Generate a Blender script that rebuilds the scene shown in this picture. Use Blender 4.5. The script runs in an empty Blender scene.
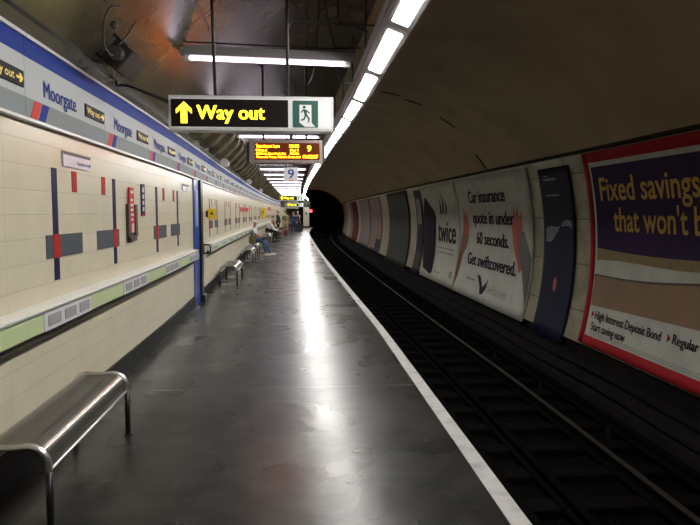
import bpy, bmesh, math, random
from mathutils import Vector, Matrix
random.seed(7)
S = bpy.context.scene
COL = S.collection
PI = math.pi

# ------------------------------------------------------------------ helpers
KN = [(-20, 0), (8, 0), (12, -.06), (15, -.12), (19, -.18), (25, -.26), (30, -.31), (36, -.34), (44, -.35), (52, -.33),
      (61.5, -.08), (70, .24), (78, .6), (100, 1.7)]

def bend(y):
    """sideways drift of the gently curving station at distance y"""
    if y <= KN[0][0]: return 0.0
    for i in range(len(KN) - 1):
        (a, va), (b, vb) = KN[i], KN[i + 1]
        if y <= b:
            def sl(j):
                if j <= 0 or j >= len(KN) - 1: return 0.0
                return (KN[j + 1][1] - KN[j - 1][1]) / (KN[j + 1][0] - KN[j - 1][0])
            t = (y - a) / (b - a); h = b - a
            m0, m1 = sl(i) * h, sl(i + 1) * h
            return ((2*t**3 - 3*t*t + 1) * va + (t**3 - 2*t*t + t) * m0 + (-2*t**3 + 3*t*t) * vb + (t**3 - t*t) * m1)
    return KN[-1][1]

def yaw(y):
    return -math.atan((bend(y + .3) - bend(y - .3)) / .6)

def setp(o, label=None, cat=None, group=None, kind=None):
    if label: o['label'] = label
    if cat: o['category'] = cat
    if group: o['group'] = group
    if kind: o['kind'] = kind
    return o

def empty(name, loc=(0, 0, 0), rz=0.0, label=None, cat=None, group=None):
    o = bpy.data.objects.new(name, None); COL.objects.link(o)
    o.location = loc; o.rotation_euler = (0, 0, rz); o.empty_display_size = .1
    return setp(o, label, cat, group)

def children(o):
    return [c for c in bpy.data.objects if c.parent == o]

def copy_tree(o, kids, parent=None):
    c = o.copy(); COL.objects.link(c)
    if parent: c.parent = parent
    for k in kids.get(o, []):
        copy_tree(k, kids, c)
    return c

def kidmap(root):
    m = {}
    def walk(o):
        m[o] = children(o)
        for k in m[o]: walk(k)
    walk(root)
    return m

class MB:
    """mesh builder: collects boxes, tubes, polygons"""
    def __init__(s): s.bm = bmesh.new(); s.uv = None
    def face(s, vs, smooth=False, mi=0):
        v = [s.bm.verts.new(p) for p in vs]
        f = s.bm.faces.new(v); f.smooth = smooth; f.material_index = mi
        return f
    def box(s, x0, x1, y0, y1, z0, z1, bevel=0.0, mi=0):
        b = bmesh.new()
        bmesh.ops.create_cube(b, size=1)
        for v in b.verts:
            v.co = Vector(((x0 + x1)/2 + v.co.x*(x1 - x0), (y0 + y1)/2 + v.co.y*(y1 - y0), (z0 + z1)/2 + v.co.z*(z1 - z0)))
        if bevel > 0:
            bmesh.ops.bevel(b, geom=list(b.edges), offset=bevel, segments=2, affect='EDGES', profile=.5)
        s.merge(b, mi=mi); return s
    def merge(s, b, M=None, mi=0, smooth=None):
        vm = {}
        for v in b.verts:
            vm[v] = s.bm.verts.new(M @ v.co if M else v.co)
        for f in b.faces:
            try: g = s.bm.faces.new([vm[v] for v in f.verts])
            except ValueError: continue
            g.smooth = f.smooth if smooth is None else smooth; g.material_index = mi
        b.free()
    def tube(s, pts, r, n=10, caps=True, mi=0):
        pts = [Vector(p) for p in pts]
        rs = r if isinstance(r, (list, tuple)) else [r]*len(pts)
        rings = []; up = None
        for i, p in enumerate(pts):
            t = (pts[min(i+1, len(pts)-1)] - pts[max(i-1, 0)])
            t = t.normalized() if t.length > 1e-9 else Vector((0, 0, 1))
            if up is None:
                up = Vector((0, 0, 1)) if abs(t.z) < .9 else Vector((1, 0, 0))
            a = up - t*up.dot(t)
            if a.length < 1e-5: a = Vector((0, 1, 0)) - t*t.y
            a.normalize(); up = a
            b = t.cross(a)
            rings.append([s.bm.verts.new(p + (a*math.cos(2*PI*k/n) + b*math.sin(2*PI*k/n))*rs[i]) for k in range(n)])
        for i in range(len(rings)-1):
            for k in range(n):
                f = s.bm.faces.new([rings[i][k], rings[i][(k+1) % n], rings[i+1][(k+1) % n], rings[i+1][k]]); f.smooth = True; f.material_index = mi
        if caps:
            f = s.bm.faces.new(list(reversed(rings[0]))); f.material_index = mi
            f = s.bm.faces.new(rings[-1]); f.material_index = mi
        return s
    def prism(s, poly, fn, d0, d1, mi=0):
        """poly in (u,v), fn(u,v,d)->xyz, thickness from d0 to d1"""
        a = [s.bm.verts.new(fn(u, v, d0)) for u, v in poly]
        b = [s.bm.verts.new(fn(u, v, d1)) for u, v in poly]
        n = len(poly)
        fs = [s.bm.faces.new(a), s.bm.faces.new(list(reversed(b)))]
        for i in range(n):
            fs.append(s.bm.faces.new([a[i], b[i], b[(i+1) % n], a[(i+1) % n]]))
        for f in fs: f.material_index = mi
        return s
    def ball(s, c, r, sx=1, sy=1, sz=1, seg=12, mi=0):
        b = bmesh.new()
        bmesh.ops.create_uvsphere(b, u_segments=seg, v_segments=max(6, seg//2), radius=r)
        for v in b.verts: v.co = Vector((c[0] + v.co.x*sx, c[1] + v.co.y*sy, c[2] + v.co.z*sz))
        for f in b.faces: f.smooth = True
        s.merge(b, mi=mi); return s
    def sweep(s, prof, ys, closed=False, smooth=False, fn=None, mi=0, caps=False):
        """prof: list of (x,z); swept along y with the station's bend"""
        rows = []
        for y in ys:
            c = bend(y)
            rows.append([s.bm.verts.new((x + c, y, z)) for x, z in prof])
        n = len(prof)
        uvl = s.bm.loops.layers.uv.verify()
        acc = [0.0]
        for i in range(1, n + (1 if closed else 0)):
            a, b = prof[i-1], prof[i % n]
            acc.append(acc[-1] + math.hypot(b[0]-a[0], b[1]-a[1]))
        for j in range(len(ys)-1):
            for i in range(n if closed else n-1):
                k = (i+1) % n
                f = s.bm.faces.new([rows[j][i], rows[j][k], rows[j+1][k], rows[j+1][i]]); f.smooth = smooth; f.material_index = mi
                for l, uv in zip(f.loops, [(ys[j], acc[i]), (ys[j], acc[i+1]), (ys[j+1], acc[i+1]), (ys[j+1], acc[i])]):
                    l[uvl].uv = uv
        if caps and closed:
            s.bm.faces.new(rows[0]); s.bm.faces.new(list(reversed(rows[-1])))
        return s
    def build(s, name, mats, parent=None, origin=None, recalc=True, loc=None):
        if recalc: bmesh.ops.recalc_face_normals(s.bm, faces=list(s.bm.faces))
        me = bpy.data.meshes.new(name)
        if origin is not None:
            for v in s.bm.verts: v.co -= Vector(origin)
        s.bm.to_mesh(me); s.bm.free()
        for m in (mats if isinstance(mats, (list, tuple)) else [mats]): me.materials.append(m)
        o = bpy.data.objects.new(name, me); COL.objects.link(o)
        if parent: o.parent = parent
        if origin is not None and not parent: o.location = origin
        if loc: o.location = loc
        return o

def smooth(pts, it=3):
    pts = [Vector(p) for p in pts]
    for _ in range(it):
        q = [pts[0]]
        for a_, b_ in zip(pts, pts[1:]): q += [a_.lerp(b_, .25), a_.lerp(b_, .75)]
        pts = q + [pts[-1]]
    return pts
def struct(o): o['kind'] = 'structure'; return o

def text_verts(txt, w, cap, bold=0.0, spacing=1.0, res=3):
    """flat text as (verts2d, faces); left edge at 0, baseline at 0, fitted to width and cap height"""
    cu = bpy.data.curves.new('txt', 'FONT'); cu.body = txt; cu.size = 1; cu.offset = bold; cu.resolution_u = res
    cu.space_character = spacing
    ob = bpy.data.objects.new('txt', cu); COL.objects.link(ob)
    bpy.context.view_layer.update()
    dg = bpy.context.evaluated_depsgraph_get()
    me = bpy.data.meshes.new_from_object(ob.evaluated_get(dg))
    vs = [(v.co.x, v.co.y) for v in me.vertices]; fs = [list(p.vertices) for p in me.polygons]
    bpy.data.objects.remove(ob); bpy.data.curves.remove(cu); bpy.data.meshes.remove(me)
    x0 = min(v[0] for v in vs); x1 = max(v[0] for v in vs)
    kx = w/(x1 - x0) if w else cap/.7
    ky = cap/.7
    return [((x - x0)*kx, y*ky) for x, y in vs], fs

def bold_text(mb, tv, fn, u0, v0, d, e):
    for q, du in enumerate((-e, 0, e)): put_text(mb, tv, fn, u0 + du, v0, d + .0004*q)

def put_text(mb, tv, fn, u0, v0, d=0.0, mi=0):
    vs, fs = tv
    bv = [mb.bm.verts.new(fn(u0 + u, v0 + v, d)) for u, v in vs]
    for f in fs:
        try:
            g = mb.bm.faces.new([bv[i] for i in f]); g.material_index = mi
        except ValueError: pass

# ------------------------------------------------------------------ materials
def mat(name, col, rough=.5, metal=0.0, spec=.5, noise=None, rnoise=None, bump=None, emit=None, estr=0.0, coat=0.0):
    m = bpy.data.materials.new(name); m.use_nodes = True
    nt = m.node_tree; b = nt.nodes['Principled BSDF']
    b.inputs['Base Color'].default_value = (*col, 1); b.inputs['Roughness'].default_value = rough
    b.inputs['Metallic'].default_value = metal; b.inputs['Specular IOR Level'].default_value = spec
    b.inputs['Coat Weight'].default_value = coat
    tc = None
    def coords():
        nonlocal tc
        if tc is None: tc = nt.nodes.new('ShaderNodeTexCoord')
        return tc.outputs['Object']
    if noise:
        sc, col2, lo, hi = noise
        n = nt.nodes.new('ShaderNodeTexNoise'); n.inputs['Scale'].default_value = sc; n.inputs['Detail'].default_value = 6
        nt.links.new(coords(), n.inputs['Vector'])
        r = nt.nodes.new('ShaderNodeValToRGB'); r.color_ramp.elements[0].position = lo; r.color_ramp.elements[1].position = hi
        r.color_ramp.elements[0].color = (*col, 1); r.color_ramp.elements[1].color = (*col2, 1)
        nt.links.new(n.outputs['Fac'], r.inputs['Fac']); nt.links.new(r.outputs['Color'], b.inputs['Base Color'])
    if rnoise:
        sc, lo, hi = rnoise
        n = nt.nodes.new('ShaderNodeTexNoise'); n.inputs['Scale'].default_value = sc; n.inputs['Detail'].default_value = 5
        nt.links.new(coords(), n.inputs['Vector'])
        mr = nt.nodes.new('ShaderNodeMapRange'); mr.inputs['From Min'].default_value = .3; mr.inputs['From Max'].default_value = .7
        mr.inputs['To Min'].default_value = lo; mr.inputs['To Max'].default_value = hi
        nt.links.new(n.outputs['Fac'], mr.inputs['Value']); nt.links.new(mr.outputs['Result'], b.inputs['Roughness'])
    if bump:
        sc, st, dist = bump
        n = nt.nodes.new('ShaderNodeTexNoise'); n.inputs['Scale'].default_value = sc; n.inputs['Detail'].default_value = 4
        nt.links.new(coords(), n.inputs['Vector'])
        bp = nt.nodes.new('ShaderNodeBump'); bp.inputs['Strength'].default_value = st; bp.inputs['Distance'].default_value = dist
        nt.links.new(n.outputs['Fac'], bp.inputs['Height']); nt.links.new(bp.outputs['Normal'], b.inputs['Normal'])
    if emit:
        b.inputs['Emission Color'].default_value = (*emit, 1); b.inputs['Emission Strength'].default_value = estr
    return m

def brick_mat(name, c1, c2, mortar, bw, rh, ms, rough, uv=False, swap=True, offset=0.0, bumpd=.004, spec=.5, metal=0.0, noise=0.0, nscale=3.0):
    m = bpy.data.materials.new(name); m.use_nodes = True
    nt = m.node_tree; b = nt.nodes['Principled BSDF']; b.inputs['Roughness'].default_value = rough
    b.inputs['Specular IOR Level'].default_value = spec; b.inputs['Metallic'].default_value = metal
    tc = nt.nodes.new('ShaderNodeTexCoord')
    br = nt.nodes.new('ShaderNodeTexBrick'); br.offset = offset
    br.inputs['Color1'].default_value = (*c1, 1); br.inputs['Color2'].default_value = (*c2, 1); br.inputs['Mortar'].default_value = (*mortar, 1)
    br.inputs['Scale'].default_value = 1; br.inputs['Mortar Size'].default_value = ms; br.inputs['Brick Width'].default_value = bw
    br.inputs['Row Height'].default_value = rh; br.inputs['Mortar Smooth'].default_value = .1
    if uv: nt.links.new(tc.outputs['UV'], br.inputs['Vector'])
    else:
        sx = nt.nodes.new('ShaderNodeSeparateXYZ'); cx = nt.nodes.new('ShaderNodeCombineXYZ')
        nt.links.new(tc.outputs['Object'], sx.inputs[0])
        nt.links.new(sx.outputs['Y' if swap else 'X'], cx.inputs['X']); nt.links.new(sx.outputs['Z'], cx.inputs['Y'])
        nt.links.new(cx.outputs[0], br.inputs['Vector'])
    colout = br.outputs['Color']
    if noise > 0:
        n = nt.nodes.new('ShaderNodeTexNoise'); n.inputs['Scale'].default_value = nscale; n.inputs['Detail'].default_value = 8
        n.inputs['Roughness'].default_value = .65
        nt.links.new(tc.outputs['Object'], n.inputs['Vector'])
        mr = nt.nodes.new('ShaderNodeMapRange'); mr.inputs['From Min'].default_value = .35; mr.inputs['From Max'].default_value = .7
        mr.inputs['To Min'].default_value = 1 - noise; mr.inputs['To Max'].default_value = 1
        nt.links.new(n.outputs['Fac'], mr.inputs['Value'])
        mx = nt.nodes.new('ShaderNodeMix'); mx.data_type = 'RGBA'; mx.blend_type = 'MULTIPLY'; mx.inputs['Factor'].default_value = 1
        nt.links.new(colout, mx.inputs['A']); nt.links.new(mr.outputs['Result'], mx.inputs['B'])
        colout = mx.outputs['Result']
    nt.links.new(colout, b.inputs['Base Color'])
    bp = nt.nodes.new('ShaderNodeBump'); bp.inputs['Strength'].default_value = .6; bp.inputs['Distance'].default_value = bumpd; bp.invert = True
    nt.links.new(br.outputs['Fac'], bp.inputs['Height']); nt.links.new(bp.outputs['Normal'], b.inputs['Normal'])
    return m

LAMP = (1.0, .965, .92)
M = dict(
    tile=brick_mat('cream_tile', (.66, .605, .455), (.64, .585, .44), (.53, .48, .37), 1.335, .159, .003, .30, spec=.22, bumpd=.002, noise=.12, nscale=1.4),
    cream_panel=brick_mat('cream_glazed_panel', (.40, .37, .25), (.36, .33, .22), (.12, .11, .08), 1.2, .75, .012, .35, bumpd=.004, noise=.5, nscale=2.0),
    lining=brick_mat('grimy_lining', (.15, .125, .07), (.125, .105, .06), (.02, .018, .014), 3.2, 1.0, .014, .27, uv=True, bumpd=.008, noise=.55, nscale=1.6, spec=.5),
    cornice=mat('grimy_cornice', (.035, .032, .022), .8, spec=.1),
    rib=mat('khaki_rib', (.15, .125, .07), .6, spec=.25, noise=(5, (.05, .042, .025), .4, .7)),
    plaster=mat('tan_plaster', (.40, .325, .20), .75, spec=.2, noise=(1.2, (.31, .25, .155), .35, .75), bump=(5, .25, .02)),
    skirting=mat('black_skirting', (.008, .009, .009), .5, spec=.15),
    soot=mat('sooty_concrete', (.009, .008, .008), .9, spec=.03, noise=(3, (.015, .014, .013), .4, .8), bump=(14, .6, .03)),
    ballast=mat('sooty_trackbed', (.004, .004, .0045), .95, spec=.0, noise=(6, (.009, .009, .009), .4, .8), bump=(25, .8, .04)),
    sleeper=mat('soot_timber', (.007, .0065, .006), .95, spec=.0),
    rail=mat('rusty_rail', (.005, .0045, .004), .9, spec=.0),
    railtop=mat('worn_rail_head', (.07, .062, .055), .5, metal=.9),
    white_line=mat('worn_white_paint', (.42, .41, .40), .6, spec=.2, noise=(7, (.26, .255, .25), .48, .75)),
    white=mat('white_enamel', (.62, .62, .62), .3),
    frieze_white=mat('frieze_white', (.47, .49, .51), .6, spec=.12),
    frieze_grey=mat('frieze_grey', (.24, .27, .275), .6, spec=.12),
    frieze_blue=mat('frieze_blue', (.018, .045, .26), .6, spec=.08),
    lettering_blue=mat('lettering_blue', (.03, .055, .24), .7, spec=.1),
    red=mat('red_tile', (.40, .025, .02), .5, spec=.08),
    navy=mat('navy_tile', (.018, .015, .06), .5, spec=.08),
    slate=mat('slate_tile', (.075, .088, .10), .5, spec=.08),
    black=mat('black_paint', (.012, .012, .012), .35),
    darkbrown=mat('dark_brown_metal', (.05, .042, .03), .5),
    green_panel=mat('pale_green_panel', (.50, .60, .33), .4, noise=(9, (.46, .56, .31), .4, .7)),
    grille=None,
    ledge=mat('white_ledge', (.74, .74, .70), .3),
    blue_door=mat('blue_door_paint', (.03, .07, .33), .3),
    pale_blue=mat('pale_blue_notice', (.30, .40, .58), .4),
    yellow=mat('yellow_sign', (.80, .55, .03), .4),
    signred=mat('red_sign', (.60, .04, .035), .5, spec=.1),
    steel=mat('polished_steel', (.80, .79, .76), .32, metal=1.0),
    perf=None,
    body_grey=mat('grey_fixture', (.27, .265, .26), .4),
    cable=mat('black_cable', (.012, .012, .013), .5),
    iron=mat('black_iron', (.03, .028, .026), .5, metal=.3),
    lamp=mat('lit_diffuser', (.8, .8, .8), .4, emit=LAMP, estr=58),
    tube=mat('lit_tube', (.8, .8, .8), .4, emit=(1, .84, 1.0), estr=4.5),
    sign_yellow=mat('lit_yellow_letters', (.6, .5, .02), .4, emit=(1, .80, .02), estr=4),
    plate_yellow=mat('yellow_plate_letters', (.72, .50, .03), .35, emit=(1, .75, .02), estr=.12),  # unlit yellow paint with a faint glow added to look lit
    sign_black=mat('black_sign_face', (.010, .006, .006), .6, spec=.15),
    sign_white=mat('lit_white_sign', (.7, .7, .7), .35, emit=(.95, 1, .95), estr=.10),
    exit_green=mat('lit_green_sign', (.005, .075, .055), .35, emit=(.01, .35, .22), estr=.03),
    led=mat('lit_amber_dots', (.4, .15, .0), .4, emit=(1, .20, .003), estr=24.0),
    led_screen=mat('dark_display_screen', (.012, .004, .002), .6, spec=.1, emit=(1, .16, .01), estr=.10),
    board_case=mat('dull_bronze_case', (.22, .17, .15), .4),
    billboard_white=mat('paper_white', (.50, .51, .45), .7, spec=.1, noise=(2.5, (.42, .43, .385), .4, .7)),
    text_dark=mat('text_dark_purple', (.022, .012, .026), .7, spec=.1),
    text_grey=mat('text_grey', (.19, .19, .19), .6),
    purple=mat('poster_purple', (.042, .024, .075), .7, spec=.1),
    poster_yellow=mat('poster_yellow', (.58, .36, .03), .55),
    poster_red=mat('poster_red', (.33, .015, .022), .7, spec=.1),
    poster_dull_red=mat('poster_dull_red', (.15, .022, .02), .7, spec=.1),
    poster_olive=mat('poster_olive', (.24, .18, .08), .6, noise=(8, (.19, .14, .06), .4, .7)),
    poster_brown=mat('poster_brown', (.25, .155, .085), .6, noise=(1.5, (.21, .13, .075), .4, .7)),
    poster_navy=mat('poster_navy', (.010, .011, .032), .6, spec=.15, noise=(1.1, (.02, .022, .05), .5, .8)),
    poster_mist=mat('poster_mist', (.16, .17, .22), .5, noise=(5, (.07, .08, .12), .4, .7)),
    poster_slate=mat('poster_slate', (.03, .034, .033), .6, spec=.15, noise=(2, (.022, .025, .025), .4, .7)),
    poster_mauve=mat('poster_mauve', (.20, .165, .18), .55, noise=(3, (.14, .11, .12), .4, .7)),
    poster_rust=mat('poster_rust', (.22, .09, .07), .55, noise=(3, (.30, .24, .22), .5, .7)),
    flame=mat('poster_flame', (.40, .07, .045), .55),
    sleeve=mat('poster_sleeve', (.09, .095, .08), .6),
    hand=mat('poster_hand', (.20, .085, .05), .55),
    redlamp=mat('lit_red_lamp', (.4, .0, .0), .3, emit=(1, .02, .03), estr=14),
    maroon=mat('maroon_paint', (.16, .03, .03), .4),
    pier=mat('cream_pier', (.55, .52, .42), .4),
    lavender=mat('pale_lavender_notice', (.58, .55, .66), .3),
)

def floor_mat():
    m = bpy.data.materials.new('worn_asphalt'); m.use_nodes = True
    nt = m.node_tree; b = nt.nodes['Principled BSDF']; L = nt.links.new
    tc = nt.nodes.new('ShaderNodeTexCoord')
    n1 = nt.nodes.new('ShaderNodeTexNoise'); n1.inputs['Scale'].default_value = .9; n1.inputs['Detail'].default_value = 4; n1.inputs['Roughness'].default_value = .55
    L(tc.outputs['Object'], n1.inputs['Vector'])
    r = nt.nodes.new('ShaderNodeValToRGB'); r.color_ramp.elements[0].position = .3; r.color_ramp.elements[1].position = .75
    r.color_ramp.elements[0].color = (.009, .009, .008, 1); r.color_ramp.elements[1].color = (.028, .028, .025, 1)
    L(n1.outputs['Fac'], r.inputs['Fac'])
    # scattered pale scuffs
    # fine pale grit
    n3 = nt.nodes.new('ShaderNodeTexNoise'); n3.inputs['Scale'].default_value = 5; n3.inputs['Detail'].default_value = 4
    L(tc.outputs['Object'], n3.inputs['Vector'])
    r3 = nt.nodes.new('ShaderNodeMapRange'); r3.inputs['From Min'].default_value = .45; r3.inputs['From Max'].default_value = .85
    L(n3.outputs['Fac'], r3.inputs['Value'])
    mx = nt.nodes.new('ShaderNodeMix'); mx.data_type = 'RGBA'
    L(r3.outputs['Result'], mx.inputs['Factor']); L(r.outputs['Color'], mx.inputs['A']); mx.inputs['B'].default_value = (.042, .041, .037, 1)
    # faint joints across the platform every 3.4 m
    sx = nt.nodes.new('ShaderNodeSeparateXYZ'); L(tc.outputs['Object'], sx.inputs[0])
    md = nt.nodes.new('ShaderNodeMath'); md.operation = 'PINGPONG'; md.inputs[1].default_value = 1.7
    ad = nt.nodes.new('ShaderNodeMath'); ad.operation = 'ADD'; ad.inputs[1].default_value = 0.9
    L(sx.outputs['Y'], ad.inputs[0]); L(ad.outputs[0], md.inputs[0])
    lt = nt.nodes.new('ShaderNodeMath'); lt.operation = 'LESS_THAN'; lt.inputs[1].default_value = .012
    L(md.outputs[0], lt.inputs[0])
    mx2 = nt.nodes.new('ShaderNodeMix'); mx2.data_type = 'RGBA'; L(lt.outputs[0], mx2.inputs['Factor'])
    L(mx.outputs['Result'], mx2.inputs['A']); mx2.inputs['B'].default_value = (.075, .072, .065, 1)
    L(mx2.outputs['Result'], b.inputs['Base Color'])
    n2 = nt.nodes.new('ShaderNodeTexNoise'); n2.inputs['Scale'].default_value = 1.1; n2.inputs['Detail'].default_value = 3
    L(tc.outputs['Object'], n2.inputs['Vector'])
    mr = nt.nodes.new('ShaderNodeMapRange'); mr.inputs['From Min'].default_value = .3; mr.inputs['From Max'].default_value = .7
    mr.inputs['To Min'].default_value = .24; mr.inputs['To Max'].default_value = .33
    L(n2.outputs['Fac'], mr.inputs['Value']); L(mr.outputs['Result'], b.inputs['Roughness'])
    n4 = nt.nodes.new('ShaderNodeTexNoise'); n4.inputs['Scale'].default_value = 5; n4.inputs['Detail'].default_value = 2
    L(tc.outputs['Object'], n4.inputs['Vector'])
    bp = nt.nodes.new('ShaderNodeBump'); bp.inputs['Strength'].default_value = .18; bp.inputs['Distance'].default_value = .015
    L(n4.outputs['Fac'], bp.inputs['Height']); L(bp.outputs['Normal'], b.inputs['Normal'])
    b.inputs['Specular IOR Level'].default_value = .20
    return m
M['floor'] = floor_mat()

def dots_mat(name, c_hole, c_metal, scale, thr, metal, rough):
    m = bpy.data.materials.new(name); m.use_nodes = True
    nt = m.node_tree; b = nt.nodes['Principled BSDF']; L = nt.links.new
    tc = nt.nodes.new('ShaderNodeTexCoord')
    v = nt.nodes.new('ShaderNodeTexVoronoi'); v.inputs['Scale'].default_value = scale; v.inputs['Randomness'].default_value = 0
    v.voronoi_dimensions = '2D'
    L(tc.outputs['UV'], v.inputs['Vector'])
    lt = nt.nodes.new('ShaderNodeMath'); lt.operation = 'LESS_THAN'; lt.inputs[1].default_value = thr
    L(v.outputs['Distance'], lt.inputs[0])
    mx = nt.nodes.new('ShaderNodeMix'); mx.data_type = 'RGBA'; L(lt.outputs[0], mx.inputs['Factor'])
    mx.inputs['A'].default_value = (*c_metal, 1); mx.inputs['B'].default_value = (*c_hole, 1)
    L(mx.outputs['Result'], b.inputs['Base Color'])
    b.inputs['Metallic'].default_value = metal; b.inputs['Roughness'].default_value = rough
    return m
M['perf'] = dots_mat('perforated_steel', (.02, .02, .018), (.27, .265, .24), 70, .30, .9, .30)
M['grille'] = mat('grey_grille', (.34, .33, .36), .5)

# ------------------------------------------------------------------ setting
YS = [-6 + i*.5 for i in range(159)]            # -6 .. 73
WX = -1.74
CX, CZ, CR = 1.35, .385, 3.81                    # vault of the station tunnel
def arcpt(a): return (CX + CR*math.cos(a), CZ + CR*math.sin(a))
A_R = math.atan2(2.57 - CZ, math.sqrt(CR*CR - (2.57 - CZ)**2))
A_L = PI - math.atan2(2.722 - CZ, math.sqrt(CR*CR - (2.722 - CZ)**2))
A_M = math.radians(96)                           # where smooth plaster meets the dirty lining above the lamps

def ad_x(z):                                     # gently bowed billboard wall
    return -1.19 + math.sqrt(5.84**2 - (z - .985)**2)

b = MB(); b.sweep([(-1.75, 0), (-1.2, 0), (-.4, 0), (.4, 0), (1.18, 0)], YS); fl = struct(b.build('floor', M['floor'], recalc=False))
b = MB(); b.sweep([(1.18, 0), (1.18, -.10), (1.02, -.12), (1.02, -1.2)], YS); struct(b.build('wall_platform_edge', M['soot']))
b = MB(); b.sweep([(1.072, .003), (1.181, .003), (1.181, -.04)], [-6 + i*.25 for i in range(316)])
struct(b.build('trim_1', M['white_line']))
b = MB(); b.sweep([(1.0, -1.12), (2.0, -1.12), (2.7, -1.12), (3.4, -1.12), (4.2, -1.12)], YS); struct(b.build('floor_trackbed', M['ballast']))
b = MB(); b.sweep([(WX, 0), (WX, 2.178)], YS)
wl = struct(b.build('wall_left', M['tile']))
b = MB(); b.sweep([(WX + .018, 0), (WX + .018, .175), (WX + .012, .185), (WX, .185)], YS); struct(b.build('baseboard_left', M['skirting']))
zs = [-.49 + i*(3.03/20) for i in range(21)]
b = MB(); b.sweep([(ad_x(z) + .06, z) for z in zs], YS, smooth=True); struct(b.build('wall_right', M['cream_panel']))
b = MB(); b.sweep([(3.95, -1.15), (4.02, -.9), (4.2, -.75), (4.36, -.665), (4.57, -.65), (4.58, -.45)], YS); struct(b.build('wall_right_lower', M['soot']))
b = MB(); b.sweep([(4.56, 2.545), (4.40, 2.545), (4.39, 2.56), (4.41, 2.585), (4.52, 2.60)], YS); struct(b.build('trim_2', M['cornice']))
b = MB(); n = 20; b.sweep([arcpt(A_R + (A_M - A_R)*i/n) for i in range(n+1)], YS, smooth=True); struct(b.build('ceiling', M['plaster']))
b = MB(); n = 26; b.sweep([arcpt(A_M + (A_L - A_M)*i/n) for i in range(n+1)] + [(-1.80, 2.722), (-1.80, 2.1)], YS, smooth=True); struct(b.build('wall_upper_left', M['lining']))
# back of the station, behind the viewer
b = MB(); b.box(-2.2, 5.4, -6.2, -6.0, -1.3, 4.4); struct(b.build('wall_back', M['lining']))

# cast ribs of the exposed lining, beyond the first hanging sign
yr = 10.2; k = 3
while yr < 66:
    b = MB(); c = bend(yr)
    pts = []
    a0, a1 = math.radians(141.5), math.radians(131)
    for i in range(7):
        a = a0 + (a1 - a0)*i/6
        pts.append(a)
    w = .42
    dep = [.02, .12, .14, .14, .14, .12, .02]
    def P(a, d, y): return (CX + (CR - d)*math.cos(a) + c, y, CZ + (CR - d)*math.sin(a))
    for i in range(6):
        a, a2 = pts[i], pts[i+1]; d1, d2 = dep[i], dep[i+1]
        b.face([P(a, d1, yr), P(a2, d2, yr), P(a2, d2, yr+w), P(a, d1, yr+w)])
        b.face([P(a, -.02, yr), P(a2, -.02, yr), P(a2, d2, yr), P(a, d1, yr)])
        b.face([P(a, -.02, yr+w), P(a2, -.02, yr+w), P(a2, d2, yr+w), P(a, d1, yr+w)])
    o = struct(b.build('trim_%d' % k, M['rib'])); k += 1
    yr += 1.25 if yr < 30 else 2.5

# small dark ventilation slots in the plaster vault
for i, (x, y, z) in enumerate([(2.05, 13.9, 4.14), (2.58, 14.1, 3.99), (3.39, 14.32, 3.6), (4.32, 14.8, 2.78)]):
    a = math.atan2(z - CZ, x - CX)
    b = MB(); c = bend(y)
    da = .055
    def P(aa, d, yy): return (CX + (CR - d)*math.cos(aa) + c, yy, CZ + (CR - d)*math.sin(aa))
    for (q0, q1) in [((a-da, y-.03), (a+da, y+.03))]:
        f = [P(q0[0], .012, q0[1]), P(q1[0], .012, q0[1]), P(q1[0], .012, q1[1]), P(q0[0], .012, q1[1])]
        g = [P(q0[0], -.01, q0[1]), P(q1[0], -.01, q0[1]), P(q1[0], -.01, q1[1]), P(q0[0], -.01, q1[1])]
        b.face(f)
        for j in range(4): b.face([f[j], f[(j+1) % 4], g[(j+1) % 4], g[j]])
    struct(b.build('trim_%d' % k, M['black'])); k += 1

# headwall with the round running-tunnel mouth
HY = 73.0
mcx, mcz, mr = 3.08, 1.12, 1.95
b = MB(); n = 40
ring = [(mcx + mr*math.cos(2*PI*i/n), mcz + mr*math.sin(2*PI*i/n)) for i in range(n)]
out = []
for i in range(n):
    a = 2*PI*i/n; dx, dz = math.cos(a), math.sin(a)
    t = 1e9
    for lim, q, d in ((6.2, mcx, dx), (-.0, mcx, dx), (4.6, mcz, dz), (-1.4, mcz, dz)):
        if abs(d) > 1e-6:
            tt = (lim - q)/d
            if tt > 0: t = min(t, tt)
    out.append((mcx + dx*t, mcz + dz*t))
for i in range(n):
    j = (i+1) % n
    b.face([(ring[i][0], HY, ring[i][1]), (ring[j][0], HY, ring[j][1]), (out[j][0], HY, out[j][1]), (out[i][0], HY, out[i][1])])
for (x, z) in ((6.2, 4.6), (0, 4.6), (0, -1.4), (6.2, -1.4)):
    near = sorted(range(n), key=lambda q: (out[q][0]-x)**2 + (out[q][1]-z)**2)[:2]
    if all((out[q][0]-x)**2 + (out[q][1]-z)**2 > 1e-6 for q in near):
        b.face([(out[near[0]][0], HY, out[near[0]][1]), (x, HY, z), (out[near[1]][0], HY, out[near[1]][1])])
struct(b.build('wall_far', M['soot']))
b = MB()
for i in range(n):
    j = (i+1) % n
    for y0 in (73, 79, 85, 91):
        c0, c1 = .06*(y0-73), .06*(y0-67)
        b.face([(ring[i][0]+c0, y0, ring[i][1]), (ring[j][0]+c0, y0, ring[j][1]), (ring[j][0]+c1, y0+6, ring[j][1]), (ring[i][0]+c1, y0+6, ring[i][1])], smooth=True)
b.face([(x + 1.44, 97, z) for x, z in ring])
struct(b.build('wall_running_tunnel', M['soot']))
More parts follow.
